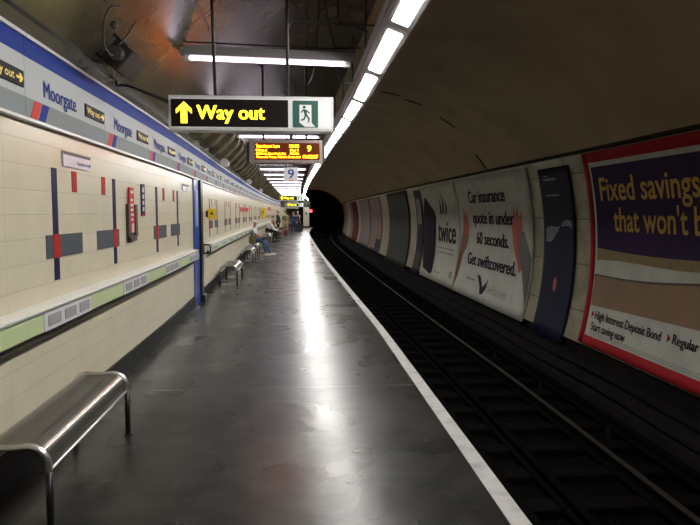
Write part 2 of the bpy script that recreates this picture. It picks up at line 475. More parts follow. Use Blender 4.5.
# end of the platform: lintel, pier and a dark passage
b = MB(); b.box(-1.6, .02, 72.6, 73.0, 2.08, 4.3); struct(b.build('wall_far_lintel', M['pier']))
b = MB(); b.box(.52, 1.16, 71.9, 72.6, 0, 2.25, .02); pier = struct(b.build('wall_far_pier', M['pier']))
b = MB(); b.box(.50, 1.18, 71.86, 72.6, 0, .16, .01); struct(b.build('baseboard_far', M['skirting']))
b = MB(); b.box(-1.6, 1.3, 76, 76.1, -.1, 2.5); struct(b.build('wall_far_passage', M['maroon']))
b = MB(); b.box(-1.6, .6, 72.9, 76, -.12, -.0); struct(b.build('floor_passage', M['floor']))
b = MB(); b.box(-.1, 1.3, 72.6, 72.9, 2.2, 4.3); struct(b.build('wall_far_upper', M['lining']))
for (x0, x1) in ((-.35, .0), (.12, .46)):
    pass

# ------------------------------------------------------------------ tile inlays of the left wall (surface pattern = children of the wall)
def inlay(name, m, y0, y1, z0, z1, d=.004):
    b = MB(); b.box(WX - .01 + bend((y0+y1)/2), WX + d + bend((y0+y1)/2), y0, y1, z0, z1)
    o = b.build(name, m, parent=wl); return o
def motif(ys, mirror):
    """navy upright with a slate cross block and a red tile where they meet"""
    inlay('navy_upright', M['navy'], ys - .05, ys + .05, 1.12, 1.92)
    g0, g1 = (ys - .19, ys + .56) if not mirror else (ys - .56, ys + .13)
    inlay('slate_block', M['slate'], g0, g1, 1.282, 1.445, .006)
    inlay('red_tile', M['red'], ys - .062, ys + .062, 1.278, 1.448, .009)
motif(4.81, False); motif(6.32, True); motif(8.18, False); motif(9.65, True)
for y in (5.23, 5.99, 8.62, 9.34): inlay('red_tile', M['red'], y - .055, y + .055, 1.76, 1.92)
yy = 13.62; i = 0
while yy < 60:
    for off, mir in ((0, False), (1.48, True)):
        inlay('navy_upright', M['navy'], yy+off-.05, yy+off+.05, 1.12, 1.90)
        g0, g1 = (yy+off-.19, yy+off+.5) if not mir else (yy+off-.5, yy+off+.13)
        inlay('slate_block', M['slate'], g0, g1, 1.282, 1.445, .006)
        inlay('red_tile', M['red'], yy+off-.062, yy+off+.062, 1.278, 1.448, .009)
    for off in (.42, 1.10): inlay('red_tile', M['red'], yy+off-.055, yy+off+.055, 1.76, 1.90)
    yy += 3.37

# ------------------------------------------------------------------ station-name frieze: one panel every 1.68 m
ORD = ['zeroth', 'first', 'second', 'third', 'fourth', 'fifth', 'sixth', 'seventh', 'eighth', 'ninth', 'tenth', 'eleventh', 'twelfth',
       'thirteenth', 'fourteenth', 'fifteenth', 'sixteenth', 'seventeenth', 'eighteenth', 'nineteenth']
TENS = {20: 'twentieth', 30: 'thirtieth', 40: 'fortieth', 50: 'fiftieth', 60: 'sixtieth'}
TW = {20: 'twenty', 30: 'thirty', 40: 'forty', 50: 'fifty', 60: 'sixty'}
def ordinal(n):
    if n < 20: return ORD[n]
    t = n//10*10
    return TENS[t] if n == t else TW[t] + '-' + ORD[n - t]

FP = 1.68
def wallfn(x): return lambda u, v, d: (x + d, u, v)      # plane facing +X, u along +Y
def frieze_proto():
    t = empty('frieze_panel')
    x0 = 0.0
    b = MB(); b.box(x0, x0+.05, 0, FP-.006, 2.325, 2.575); b.build('white_panel', M['frieze_white'], t)
    b = MB(); b.box(x0, x0+.052, 0, FP-.006, 2.575, 2.69); b.build('blue_band', M['frieze_blue'], t)
    b = MB(); b.box(x0, x0+.052, 0, FP-.006, 2.20, 2.325); b.build('grey_band', M['frieze_grey'], t)
    b = MB(); b.box(x0, x0+.07, 0, FP-.002, 2.69, 2.715, .004); b.box(x0, x0+.058, 0, FP-.002, 2.18, 2.20, .003); b.build('edge_trim', M['white'], t)
    f = wallfn(x0 + .052)
    b = MB(); bold_text(b, text_verts('Moorgate', .64, .112, 0), f, .29, 2.37, .002, .0035); b.build('name_lettering', M['lettering_blue'], t)
    g = wallfn(x0 + .052)
    b = MB(); b.prism([(.06, 2.205), (.17, 2.205), (.25, 2.32), (.14, 2.32)], g, .0, .003); b.build('red_slash', M['signred'], t)
    b = MB(); b.prism([(.19, 2.205), (.30, 2.205), (.38, 2.32), (.27, 2.32)], g, .0, .003); b.build('blue_slash', M['frieze_blue'], t)
    b = MB(); b.box(x0 + .048, x0 + .062, 1.14, 1.64, 2.372, 2.472, .003); pl = b.build('direction_plate', M['sign_black'], t)
    b = MB(); put_text(b, text_verts('Way out', .33, .050, .012), wallfn(x0 + .062), 1.165, 2.40, .002)
    b.prism([(1.525, 2.413), (1.575, 2.413), (1.565, 2.395), (1.59, 2.395), (1.618, 2.421), (1.59, 2.447), (1.565, 2.447), (1.575, 2.429), (1.525, 2.429)], wallfn(x0 + .062), .0, .003)
    b.build('plate_lettering', M['plate_yellow'], pl)
    return t
fp = frieze_proto(); km = kidmap(fp)
y = 4.27 - FP; i = 0
first = True
while y < 62:
    t = fp if first else copy_tree(fp, km); first = False
    yc = y + FP/2
    t.location = (WX - .01 + bend(y), y, 0); t.rotation_euler = (0, 0, yaw(yc))
    vis = i - 0
    if i == 0: lab = 'white and blue station-name frieze panel running out of the left edge of the photo'
    else: lab = 'white and blue station-name frieze panel above the tiles, %s from the left edge' % ordinal(i + 1)
    setp(t, lab, 'sign panel', 'station-name frieze panels along the left wall')
    y += FP; i += 1

# ------------------------------------------------------------------ ledge of green panels and vents
LX = -1.605; LP = 1.89
def ledge_proto():
    t = empty('ledge_unit')
    d = LX - WX
    b = MB(); b.box(.008, d - .012, 0, LP - .003, .846, .964); b.build('housing', M['ledge'], t)
    b = MB(); b.box(.008, d - .055, 0, LP - .003, .79, .865); b.build('plinth', M['darkbrown'], t)
    b = MB(); b.box(d - .016, d - .004, .955, LP - .01, .852, .962, .002); b.build('green_panel', M['green_panel'], t)
    b = MB(); b.box(d - .016, d - .002, .003, .945, .848, .964, .002); vp = b.build('vent_panel', M['white'], t)
    for q in range(3):
        y0 = .06 + q*.30
        b = MB(); b.box(d - .006, d + .001, y0, y0 + .225, .873, .945)
        for s in range(7):
            z = .876 + s*.0095
            b.box(d, d + .004, y0 + .004, y0 + .221, z, z + .004)
        b.build('grille', M['grille'], vp)
    return t
lp = ledge_proto(); km = kidmap(lp)
spots = [2.31, 4.2, 6.09, 7.98] + [12.95 + LP*j for j in range(26)]
for i, y in enumerate(spots):
    t = lp if i == 0 else copy_tree(lp, km)
    t.location = (WX + bend(y), y, 0); t.rotation_euler = (0, 0, yaw(y + LP/2))
    if i < 4:
        lab = 'wall ledge unit with green panel and three grey grilles, %s from the left edge' % ordinal(i + 1)
        grp = 'ledge units before the blue door'
    else:
        lab = 'pale wall ledge unit with green panel and grilles, %s beyond the blue door' % ordinal(i - 3)
        grp = 'ledge units beyond the blue door'
    setp(t, lab, 'ledge', grp)
# end unit by the door: vents only
t = empty('ledge_unit', (WX + bend(9.87), 9.87, 0), yaw(10.3), 'short white ledge unit of vents only, ending in front of the blue door', 'ledge', 'ledge units before the blue door')
d = LX - WX
b = MB(); b.box(.008, d - .012, 0, .98, .846, .964); b.build('housing', M['ledge'], t)
b = MB(); b.box(.008, d - .055, 0, .98, .79, .865); b.build('plinth', M['darkbrown'], t)
b = MB(); b.box(d - .016, d - .002, .003, .975, .848, .964, .002); vp = b.build('vent_panel', M['white'], t)
for q in range(3):
    y0 = .06 + q*.30
    b = MB(); b.box(d - .006, d + .001, y0, y0 + .225, .873, .945)
    for s in range(7):
        z = .876 + s*.0095
        b.box(d, d + .004, y0 + .004, y0 + .221, z, z + .004)
    b.build('grille', M['grille'], vp)
def ledge_top(y0, y1, label):
    ys = [y0 + (y1 - y0)*j/30 for j in range(31)]
    o3 = (WX + bend(y0), y0, .965)
    root = empty('wall_shelf', o3, 0, label, 'ledge')
    b = MB(); b.sweep([(WX + .008, .965), (LX - .006, .965), (LX - .006, .992), (LX - .02, 1.0), (WX + .008, 1.0)], ys, closed=True, caps=True); b.build('shelf_board', M['ledge'], root, origin=o3)
    b = MB(); b.sweep([(LX - .006, .974), (LX + .004, .974), (LX + .004, .984), (LX - .006, .984)], ys, closed=True, caps=True); b.build('front_lip', M['body_grey'], root, origin=o3)
ledge_top(2.3, 10.88, 'long white ledge top along the tiled wall, ending at the blue door')
ledge_top(12.93, 62, 'long white ledge top receding along the wall beyond the blue door')

# ------------------------------------------------------------------ blue door and dark post
c = bend(11.5)
dr = empty('door_1', (WX + c, 11.5, 0)); dr['kind'] = 'structure'
b = MB(); b.box(0, .025, -.27, .27, .0, 2.19, .003); b.build('door_leaf', M['blue_door'], dr)
b = MB(); b.box(.024, .032, -.12, .12, 1.36, 2.0, .002); b.build('door_notice', M['pale_blue'], dr)
b = MB(); b.box(0, .012, -.29, -.27, 0, 2.19); b.build('door_frame', M['blue_door'], dr)
b = MB(); b.box(WX + c, WX + c + .06, 11.79, 12.02, 0, 2.19, .004)
b.box(WX + c, WX + c + .11, 11.78, 12.06, 0, .13, .006); struct(b.build('trim_door_post', M['black']))
# black loop handle on the start of the second ledge
hb = empty('handrail_bracket', (WX + bend(12.55), 12.55, .9), 0, 'black looped bracket on the tiles just past the blue door', 'bracket')
b = MB(); b.box(.004, .012, -.06, .06, -.09, .12, .003); b.build('back_plate', M['iron'], hb)
b = MB(); b.tube([(.01, -.03, -.06), (.10, -.03, -.06), (.135, -.03, -.03), (.135, -.03, .07), (.11, -.03, .10), (.01, -.03, .10)], .014); b.build('loop_bar', M['black'], hb)

# ------------------------------------------------------------------ notices on the left wall
def wall_sign(name, label, cat, y0, y1, z0, z1, m, d=.012):
    yc = (y0+y1)/2; zc = (z0+z1)/2
    o3 = (WX + bend(yc), yc, zc)
    r = empty(name, o3, yaw(yc), label, cat)
    b = MB(); b.box(.004, d, y0-yc, y1-yc, z0-zc, z1-zc, .002); b.build('sign_plate', m, r)
    return r, (lambda u, v, dd: (d + dd, u - yc, v - zc))
r, f = wall_sign('wall_notice', 'pale lavender notice with brown top strip, high on tiles near left edge', 'notice', 4.98, 5.61, 1.945, 2.06, M['lavender'])
b = MB(); b.prism([(4.985, 2.035), (5.605, 2.035), (5.605, 2.058), (4.985, 2.058)], f, 0, .003); b.build('top_strip', M['darkbrown'], r)
b = MB(); put_text(b, text_verts('Northern line', .29, .032, .006), f, 5.28, 1.972, .002); b.prism([(5.585, 1.968), (5.598, 1.968), (5.598, 2.0), (5.585, 2.0)], f, 0, .003); b.build('notice_lettering', M['lettering_blue'], r)
r, f = wall_sign('wall_notice', 'small white notice with dark top strip beside the blue door', 'notice', 10.1, 10.72, 1.94, 2.045, M['white'])
b = MB(); b.prism([(10.105, 2.015), (10.715, 2.015), (10.715, 2.043), (10.105, 2.043)], f, 0, .003); b.build('top_strip', M['slate'], r)
b = MB(); put_text(b, text_verts('Northern line', .30, .03, .006), f, 10.38, 1.965, .002); b.build('notice_lettering', M['lettering_blue'], r)

# fire point: dark open box with a red sign board in it
ft = empty('fire_point', (WX + bend(6.9), 6.9, 1.5), 0, 'dark brown wall box holding a red and white safety board', 'wall box')
b = MB()
b.box(.004, .014, -.18, .19, -.19, .19); b.box(.014, .034, -.18, -.115, -.19, .19, .004); b.box(.014, .034, .085, .19, -.15, .19, .004); b.box(.014, .034, -.18, .14, -.19, -.135, .004)
b.build('box_frame', M['darkbrown'], ft)
b = MB(); b.box(.015, .030, -.112, .060, -.10, .36, .003); sb = b.build('safety_board', M['signred'], ft)
b = MB(); f = lambda u, v, dd: (.030 + dd, u - .03, v)
b.prism([(-.05, .30), (.05, .30), (.05, .33), (-.06, .33)], f, 0, .003)
for q in range(5): b.prism([(-.055, .02 + q*.05), (.03 + .02*(q % 2), .02 + q*.05), (.03 + .02*(q % 2), .045 + q*.05), (-.055, .045 + q*.05)], f, 0, .003)
b.prism([(-.03, -.10), (.04, -.10), (.05, -.03), (.02, .0), (-.03, -.02)], f, 0, .004)
b.build('board_marks', M['white'], sb)
r, f = wall_sign('vertical_sign', 'narrow navy sign with white vertical lettering right of the red board', 'sign', 7.36, 7.53, 1.565, 1.92, M['navy'])
b = MB()
for q in range(4): b.prism([(7.41, 1.62 + q*.07), (7.475, 1.62 + q*.07), (7.475, 1.665 + q*.07), (7.41, 1.665 + q*.07)], f, 0, .003)
b.prism([(7.44, 1.84), (7.455, 1.84), (7.455, 1.90), (7.44, 1.90)], f, 0, .003)
b.build('sign_marks', M['lavender'], r)
b = MB(); b.prism([(7.365, 1.568), (7.525, 1.568), (7.525, 1.59), (7.365, 1.59)], f, 0, .003); b.build('red_strip', M['red'], r)
def flag_sign(name, label, y, z0, z1, w, m):
    r = empty(name, (WX + bend(y), y, (z0+z1)/2), 0, label, 'sign')
    h = (z1-z0)/2
    b = MB(); b.box(.006, .012, -w/2, w/2, -h, h, .002); b.build('sign_plate', m, r)
    f = lambda u, v, dd: (.012 + dd, u, v)
    b = MB()
    for q in range(3): b.prism([(-w*.35, h*.5 - q*h*.45), (w*(.35 - .15*(q % 2)), h*.5 - q*h*.45), (w*(.35 - .15*(q % 2)), h*.62 - q*h*.45), (-w*.35, h*.62 - q*h*.45)], f, 0, .003)
    b.build('sign_lines', M['black'], r)
    return r
def blade_sign(name, label, y, z0, z1, w):
    """small sign standing out from the wall, facing along the platform"""
    r = empty(name, (WX + bend(y), y, (z0+z1)/2), yaw(y), label, 'sign')
    h = (z1-z0)/2
    b = MB(); b.box(.03, .03 + w, -.012, .012, -h, h, .004); b.build('sign_plate', M['yellow'], r)
    b = MB(); b.box(.004, .045, -.016, .016, -h*.6, h*.6, .003); b.build('wall_bracket', M['iron'], r)
    b = MB()
    f = lambda u, v, d: (.03 + u, -.012 - d, v)
    b.prism([(w*.3, -h*.1), (w*.7, -h*.1), (w*.5, h*.55)], f, 0, .002)
    b.build('warning_mark', M['darkbrown'], r)
    return r
blade_sign('yellow_notice', 'small yellow sign standing out from the tiles just beyond the blue door', 13.0, 1.475, 1.685, .17)
blade_sign('yellow_notice', 'far yellow sign standing out from the wall above the seated people', 36.0, 1.34, 1.88, .24)
flag_sign('red_strip_sign', 'long red line sign on the far tiles between the two yellow notices', 23.0, 1.66, 1.80, 5.6, M['signred'])
flag_sign('red_notice', 'red-edged pale notice on the far wall above standing person in black', 47.0, 1.75, 2.02, 5.0, M['flame'])

# ------------------------------------------------------------------ lights
RX, RZ = .78, 3.1
def row_proto():
    t = empty('strip_light')
    b = MB(); b.box(-.125, .125, 0, 1.645, .012, .10, .004); b.box(-.04, .04, 0, 1.645, .10, .16); b.build('trunking', M['body_grey'], t)
    prof = [(-.11, .012), (-.10, -.036), (.062, -.097), (.085, -.11), (.085, .012)]
    b = MB(); b.prism(prof, lambda u, v, d: (u, d, v), .0, 1.645); b.build('reflector_head', M['body_grey'], t)
    b = MB(); b.prism([(-.068, -.044), (-.070, -.051), (.046, -.095), (.049, -.088)], lambda u, v, d: (u, d, v), .12, 1.53); b.build('diffuser', M['lamp'], t)
    b = MB(); b.tube([(0, .82, .15), (0, .82, .98)], .009, 6); b.build('hanger_rod', M['iron'], t)
    return t
rp = row_proto(); km = kidmap(rp)
y = 5.12 - 1.655*3; i = 0
while y < 70:
    t = rp if i == 0 else copy_tree(rp, km)
    t.location = (RX + bend(y), y, RZ); t.rotation_euler = (0, 0, yaw(y + .82))
    n = i - 1
    if n < 1: lab = 'strip light above the platform edge, out of the top of frame' + (', nearest' if i == 0 else '')
    else: lab = 'bright strip light above the platform edge, %s from the top of the photo' % ordinal(n)
    setp(t, lab, 'light', 'row of strip lights above the platform edge')
    y += 1.655; i += 1

def cross_proto():
    t = empty('cross_light')
    b = MB(); b.box(-1.14, .56, -.05, .05, .045, .135, .004); b.build('batten', M['body_grey'], t)
    b = MB(); b.tube([(-1.08, -.02, .018), (.48, -.02, .018)], .022, 12); b.build('tube', M['tube'], t)
    for x in (-1.10, .50):
        b = MB(); b.box(x - .03, x + .03, -.035, .03, -.006, .05, .004); b.build('lamp_holder', M['white'], t)
    b = MB(); b.box(-1.175, -1.13, -.04, .04, .045, .10, .005); b.build('end_bracket', M['body_grey'], t)
    return t
cp = cross_proto(); km = kidmap(cp)
y = 6.75 - 3.25*2; i = 0
while y < 66:
    t = cp if i == 0 else copy_tree(cp, km)
    t.location = (bend(y), y, 3.1); t.rotation_euler = (0, math.radians(1.3) if i == 2 else 0, yaw(y))
    if i < 2: lab = 'fluorescent cross light above the viewer, out of the frame' + (' and nearest' if i == 0 else '')
    elif i == 2: lab = 'large fluorescent cross light hanging just above the nearest way out sign'
    else: lab = 'fluorescent cross light over the platform, %s one going away from the viewer' % ordinal(i - 1)
    setp(t, lab, 'light', 'fluorescent cross lights over the platform')
    y += 3.25; i += 1

# ------------------------------------------------------------------ way-out signs
def signfn(u, v, d): return (u, -d, v)          # faces -Y; d grows towards the viewer
def wayout_proto():
    t = empty('hanging_sign')
    b = MB(); b.box(-.675, .675, 0, .17, 0, .285, .006); b.build('light_box', M['white'], t)
    b = MB(); b.box(-.655, .655, -.004, .002, .022, .262, .001); b.build('front_panel', M['sign_white'], t)
    b = MB(); b.box(-.655, .30, -.009, -.003, .03, .254, .002); bp = b.build('black_panel', M['sign_black'], t)
    f = lambda u, v, d: (u, -.0095 - d, v)
    b = MB(); bold_text(b, text_verts('Way out', .55, .112, .004, 1.02), f, -.445, .094, .0005, .004); b.build('lettering', M['sign_yellow'], bp)
    b = MB(); b.prism([(-.575, .058), (-.525, .058), (-.525, .17), (-.487, .135), (-.487, .17), (-.55, .232), (-.613, .17), (-.613, .135), (-.575, .17)], f, 0, .001); b.build('arrow', M['sign_yellow'], bp)
    b = MB(); b.box(.338, .548, -.010, -.003, .032, .252, .002); ep = b.build('exit_panel', M['exit_green'], t)
    g = lambda u, v, d: (.338 + u, -.0105 - d, .032 + v)
    b = MB(); b.prism([(.055, .04), (.055, .185), (.155, .185), (.155, .04), (.185, .005), (.10, .005)], g, 0, .001); b.build('doorway', M['sign_white'], ep)
    b = MB()
    cx, cy = .095, .165
    b.prism([(cx + .013*math.cos(q*PI/5), cy + .013*math.sin(q*PI/5)) for q in range(10)], g, .001, .002)
    b.prism([(.085, .15), (.112, .145), (.120, .10), (.098, .095)], g, .001, .002)
    b.prism([(.100, .148), (.112, .145), (.142, .120), (.137, .112), (.114, .128)], g, .001, .002)
    b.prism([(.088, .15), (.092, .138), (.072, .118), (.063, .124)], g, .001, .002)
    b.prism([(.104, .10), (.121, .102), (.142, .072), (.135, .04), (.124, .042), (.127, .068)], g, .001, .002)
    b.prism([(.098, .098), (.112, .096), (.098, .062), (.068, .052), (.066, .064), (.088, .072)], g, .001, .002)
    b.build('running_figure', M['exit_green'], ep)
    for x in (-.285, .295):
        b = MB(); b.tube([(x - (.02 if x < 0 else 0), .085, .28), (x - (.05 if x < 0 else 0), .085, 1.62)], .014, 8); b.build('hanger_rod', M['iron'], t)
    return t
wp = wayout_proto(); km = kidmap(wp)
for i, (y, lab) in enumerate([(5.5, 'large nearest hanging way out sign with yellow arrow and green running figure'),
                              (36.0, 'distant hanging way out sign below the far cross lights, beyond the numeral sign'),
                              (54.0, 'most distant way out sign hanging above the standing people')]):
    t = wp if i == 0 else copy_tree(wp, km)
    t.location = (-.385 + bend(y) + (0, .36, .40)[i], y, (2.278, 2.27, 2.13)[i]); t.rotation_euler = (0, 0, yaw(y))
    setp(t, lab, 'sign', 'hanging way out signs')

# departure board
t = empty('departure_board', (-.18, 9.6, 2.325), 0, 'hanging train departure board with glowing amber text', 'display')
b = MB(); b.box(-.53, .53, 0, .22, 0, .335, .008); b.build('case', M['board_case'], t)
b = MB(); b.box(-.445, .49, -.006, .002, .05, .29, .002); sc = b.build('screen', M['led_screen'], t)
f = lambda u, v, d: (u, -.0065 - d, v)
b = MB()
def row(txt, u, v, w, h): put_text(b, text_verts(txt, w, h, .006), f, u, v, .001)
row('Terminates here', -.43, .222, .34, .046); row('00:50', .05, .222, .14, .046)
row('Calling at', -.43, .170, .16, .031); row('Plat 9', .065, .170, .12, .031)
row('Old Street, Essex Road, City', -.43, .122, .43, .031); row('00:56', .06, .122, .13, .031)
row('Alexandra Palace, Palmers Green and', -.43, .074, .64, .031)
row('10:58:07', .25, .072, .22, .046)
b.build('amber_text', M['led'], sc)
b = MB(); b.box(.285, .40, -.009, -.005, .16, .265, .001); nb = b.build('number_box', M['led_screen'], sc)
f2 = lambda u, v, d: (u, -.0095 - d, v)
b = MB(); put_text(b, text_verts('9', .055, .085, .006), f2, .312, .17, .001); b.build('number', M['led'], nb)
b = MB(); b.box(-.57, -.53, .03, .19, .02, .30, .005); b.build('end_cap', M['iron'], t)
b = MB(); b.box(.53, .57, .03, .19, .02, .30, .005); b.build('end_cap', M['iron'], t)
for x in (-.33, .30):
    b = MB(); b.tube([(x, .11, .33), (x, .11, 1.55)], .016, 8); b.build('hanger_rod', M['iron'], t)
b = MB(); b.box(.055, .105, .08, .14, .33, .95); b.build('cable_duct', M['iron'], t)

# square platform-number sign
t = empty('number_sign', (-.075 + bend(12), 12.0, 2.17), 0, 'small white square sign with a blue numeral 9 under the cross lights', 'sign')
b = MB(); b.box(-.13, .13, 0, .05, 0, .255, .004); b.build('sign_box', M['white'], t)
f = lambda u, v, d: (u, -d, v)
b = MB(); put_text(b, text_verts('9', .115, .165, .012), f, -.058, .062, .002); b.build('numeral', M['lettering_blue'], t)
b = MB(); b.prism([(-.035, .012), (-.005, .012), (-.005, .034), (-.035, .034)], f, 0, .002); b.prism([(.01, .012), (.04, .012), (.04, .034), (.01, .034)], f, 0, .002); b.build('red_marks', M['signred'], t)
for x in (-.08, .08):
    b = MB(); b.tube([(x, .025, .24), (x, .025, 1.9)], .007, 6); b.build('hanger_rod', M['iron'], t)

# ------------------------------------------------------------------ fittings on the upper left lining
def onarc(a, d=0.0): return Vector((CX + (CR - d)*math.cos(a), 0, CZ + (CR - d)*math.sin(a)))
a = math.atan2(2.92 - CZ, -1.5 - CX)
p = onarc(a); nrm = Vector((-math.cos(a), 0, -math.sin(a))); tng = Vector((0, 1, 0)); bit = Vector((-math.sin(a), 0, math.cos(a)))  # bit runs along the arc
t = empty('tunnel_loudspeaker', (p.x, 5.42, p.z), 0, 'dark box loudspeaker with looped cables on the upper left lining', 'loudspeaker')
def L3(s_, y_, h_): 
    v = bit*s_ + tng*y_ + nrm*(h_ + s_*s_/(2*CR) + .006)
    return (v.x, v.y, v.z)
b = MB()
bb = bmesh.new(); bmesh.ops.create_cube(bb, size=1); bmesh.ops.bevel(bb, geom=list(bb.edges), offset=.03, segments=2, affect='EDGES')
b.merge(bb, Matrix(((bit.x*.19, 0, nrm.x*.16, nrm.x*.16), (0, .46, 0, .0), (bit.z*.19, 0, nrm.z*.16, nrm.z*.16), (0, 0, 0, 1))))
b.build('speaker_box', M['iron'], t)
b = MB(); b.tube([L3(0, -.23, .16), L3(0, -.27, .16), L3(0, -.29, .16)], [.06, .055, .05], 14); b.build('horn', M['darkbrown'], t)
b = MB(); b.tube([L3(-.10, -.18, .022), L3(-.10, -.18, .16), L3(.10, -.18, .16), L3(.10, -.18, .022)], .013, 8); b.build('bracket', M['iron'], t)
b = MB(); b.tube([L3(-.10, .18, .022), L3(-.10, .18, .16), L3(.10, .18, .16), L3(.10, .18, .022)], .013, 8); b.build('bracket', M['iron'], t)
b = MB()
b.tube(smooth([L3(-.0, -.31, .16), L3(.04, -.40, .20), L3(.02, -.52, .15), L3(-.10, -.60, .08), L3(-.22, -.58, .02), L3(-.27, -.42, .012)]), .008, 6)
b.tube(smooth([L3(.05, -.30, .14), L3(.13, -.30, .12), L3(.17, -.20, .03), L3(.15, .1, .012)]), .007, 6)
b.tube(smooth([L3(-.06, -.28, .14), L3(-.16, -.22, .12), L3(-.22, -.02, .03), L3(-.30, .0, .012)]), .007, 6)
b.build('cables', M['cable'], t)
b = MB(); b.ball(L3(-.15, -.36, .05), .03, seg=10); b.build('junction_knob', M['darkbrown'], t)

lsp = []
def small_speaker(y, lab, src=None):
    a = math.atan2(2.82 - CZ, -1.58 - CX); p = onarc(a, .12)
    t = empty('horn_speaker', (p.x + bend(y), y, p.z), yaw(y), lab, 'loudspeaker', 'pale loudspeakers along the upper left lining')
    b = MB(); b.tube([(.02, -.22, -.06), (.02, .20, -.06)], [.085, .075], 14); b.build('speaker_tube', M['white'], t)
    b = MB(); b.tube([(-.12, 0, .03), (.02, 0, -.02)], .016, 8); b.build('bracket', M['iron'], t)
    return t
small_speaker(14.4, 'nearest pale tubular loudspeaker among the lining ribs, left of the departure board')
small_speaker(23.0, 'second pale tubular loudspeaker along the ribs, below left of the departure board')
small_speaker(31.6, 'far pale tubular loudspeaker at the dark end of the ribs')

# dark pipe from the frieze top towards the hanging sign
t = empty('support_bar', (-1.595, 6.02, 2.735), 0, 'thin dark bar reaching from frieze top to the nearest way out sign', 'bar')
b = MB(); b.tube([(.0, 0, 0), (.1, -.05, -.015), (.51, -.36, -.20)], .014, 8); b.build('pipe', M['iron'], t)
b = MB(); b.box(-.015, .015, -.05, .05, -.015, .03, .004); b.build('wall_clip', M['iron'], t)

# cables strung between the hangers and the strip lights
def cable(label, pts, r=.008):
    o3 = pts[0]; pts = smooth(pts)
    b = MB(); b.tube(pts, r, 6)
    o = b.build('cable', M['cable'], origin=o3); setp(o, label, 'cable', 'black cables under the vault')
ang = lambda x: -.03 + CZ + math.sqrt(CR*CR - (x - CX)**2)
cable('black cable bending right from the sign hanger to the strip lights, upper one', [(-.09, 5.62, 2.9), (-.09, 5.62, 3.14), (-.06, 5.62, 3.20), (.0, 5.64, 3.215), (.4, 5.68, 3.20), (.66, 5.7, 3.21)])
cable('black cable lying along the top of the nearest cross light', [(-1.15, 6.68, 3.29), (-.6, 6.7, 3.28), (-.1, 6.7, 3.265), (.3, 6.7, 3.255), (.64, 6.74, 3.275)])
cable('black cable hanging slack between vault and second strip light', [(.25, 6.3, ang(.25)), (.30, 6.28, 3.75), (.38, 6.1, 3.5), (.36, 6.0, 3.30), (.5, 5.95, 3.27), (.63, 5.95, 3.22)], .010)
cable('black cable dropping from vault beside the third strip light', [(.30, 7.5, ang(.30)), (.36, 7.5, 3.7), (.44, 7.52, 3.4), (.45, 7.5, 3.15), (.52, 7.5, 3.05), (.63, 7.5, 3.1)], .009)
cable('thin black cable drooping behind the exit picture of the nearest sign', [(.10, 7.3, ang(.1)), (.12, 7.3, 3.5), (.06, 7.3, 3.1), (.09, 7.28, 2.95), (.2, 7.3, 3.2), (.24, 7.3, ang(.24))], .006)

# ------------------------------------------------------------------ benches
def bench_proto(L=1.5):
    t = empty('bench')
    hw, r, zt = .185, .10, .455
    prof = []
    prof.append((-hw, zt - .13))
    for q in range(9):
        a = PI - q*(PI/2)/8
        prof.append((-hw + r + r*math.cos(a), zt - r + r*math.sin(a)))
    for q in range(1, 6): prof.append((-hw + r + (2*hw - 2*r)*q/6, zt - .006*math.sin(PI*q/6)))
    for q in range(9):
        a = PI/2 - q*(PI/2)/8
        prof.append((hw - r + r*math.cos(a), zt - r + r*math.sin(a)))
    prof.append((hw, zt - .13))
    b = MB()
    uvl = b.bm.loops.layers.uv.verify()
    acc = [0]
    for i in range(1, len(prof)): acc.append(acc[-1] + math.hypot(prof[i][0]-prof[i-1][0], prof[i][1]-prof[i-1][1]))
    for dz, ins in ((0, 0), (1, .004)):
        rows = []
        for (x, z) in prof:
            s = 1 - ins/hw
            rows.append([b.bm.verts.new((x*s, yy, z - ins)) for yy in (.02, L - .02)])
        for i in range(len(prof)-1):
            f = b.bm.faces.new([rows[i][0], rows[i+1][0], rows[i+1][1], rows[i][1]]); f.smooth = True
            for l, uv in zip(f.loops, [(0, acc[i]), (0, acc[i+1]), (L, acc[i+1]), (L, acc[i])]): l[uvl].uv = uv
    b.build('seat', M['perf'], t, recalc=False)
    for x in (-hw, hw):
        b = MB(); b.tube([(x, .02, zt - .13), (x, L - .02, zt - .13)], .009, 8); b.build('edge_rail', M['steel'], t)
    for yy in (.012, L - .012):
        b = MB()
        b.tube([(x*1.01, yy, z) for x, z in prof], .017, 10); b.build('hoop', M['steel'], t)
        for x in (-hw, hw):
            b = MB(); b.tube([(x*1.01, yy, zt - .128), (x*1.01, yy, .004)], .019, 10); b.tube([(x*1.01, yy, .012), (x*1.01, yy, 0)], .03, 12); b.build('leg', M['black'], t)
    return t
bp_ = bench_proto(); km = kidmap(bp_)
BX = -1.43
bys = [(3.22, 'large perforated steel bench in the near left corner of the photo'),
       (14.33, 'empty steel bench against the tiles just beyond the blue door'),
       (20.65, 'second empty steel bench beyond the blue door, half hidden by a nearer one'),
       (23.62, 'steel bench carrying the seated person with newspaper and blue jeans'),
       (35.6, 'far steel bench carrying the person leaning forward in black trousers'),
       (40.5, 'farthest steel bench carrying the person in dark maroon')]
for i, (y, lab) in enumerate(bys):
    t = bp_ if i == 0 else copy_tree(bp_, km)
    t.location = (BX + bend(y), y, 0); t.rotation_euler = (0, 0, yaw(y + .7))
    setp(t, lab, 'bench', 'perforated steel benches along the left wall')

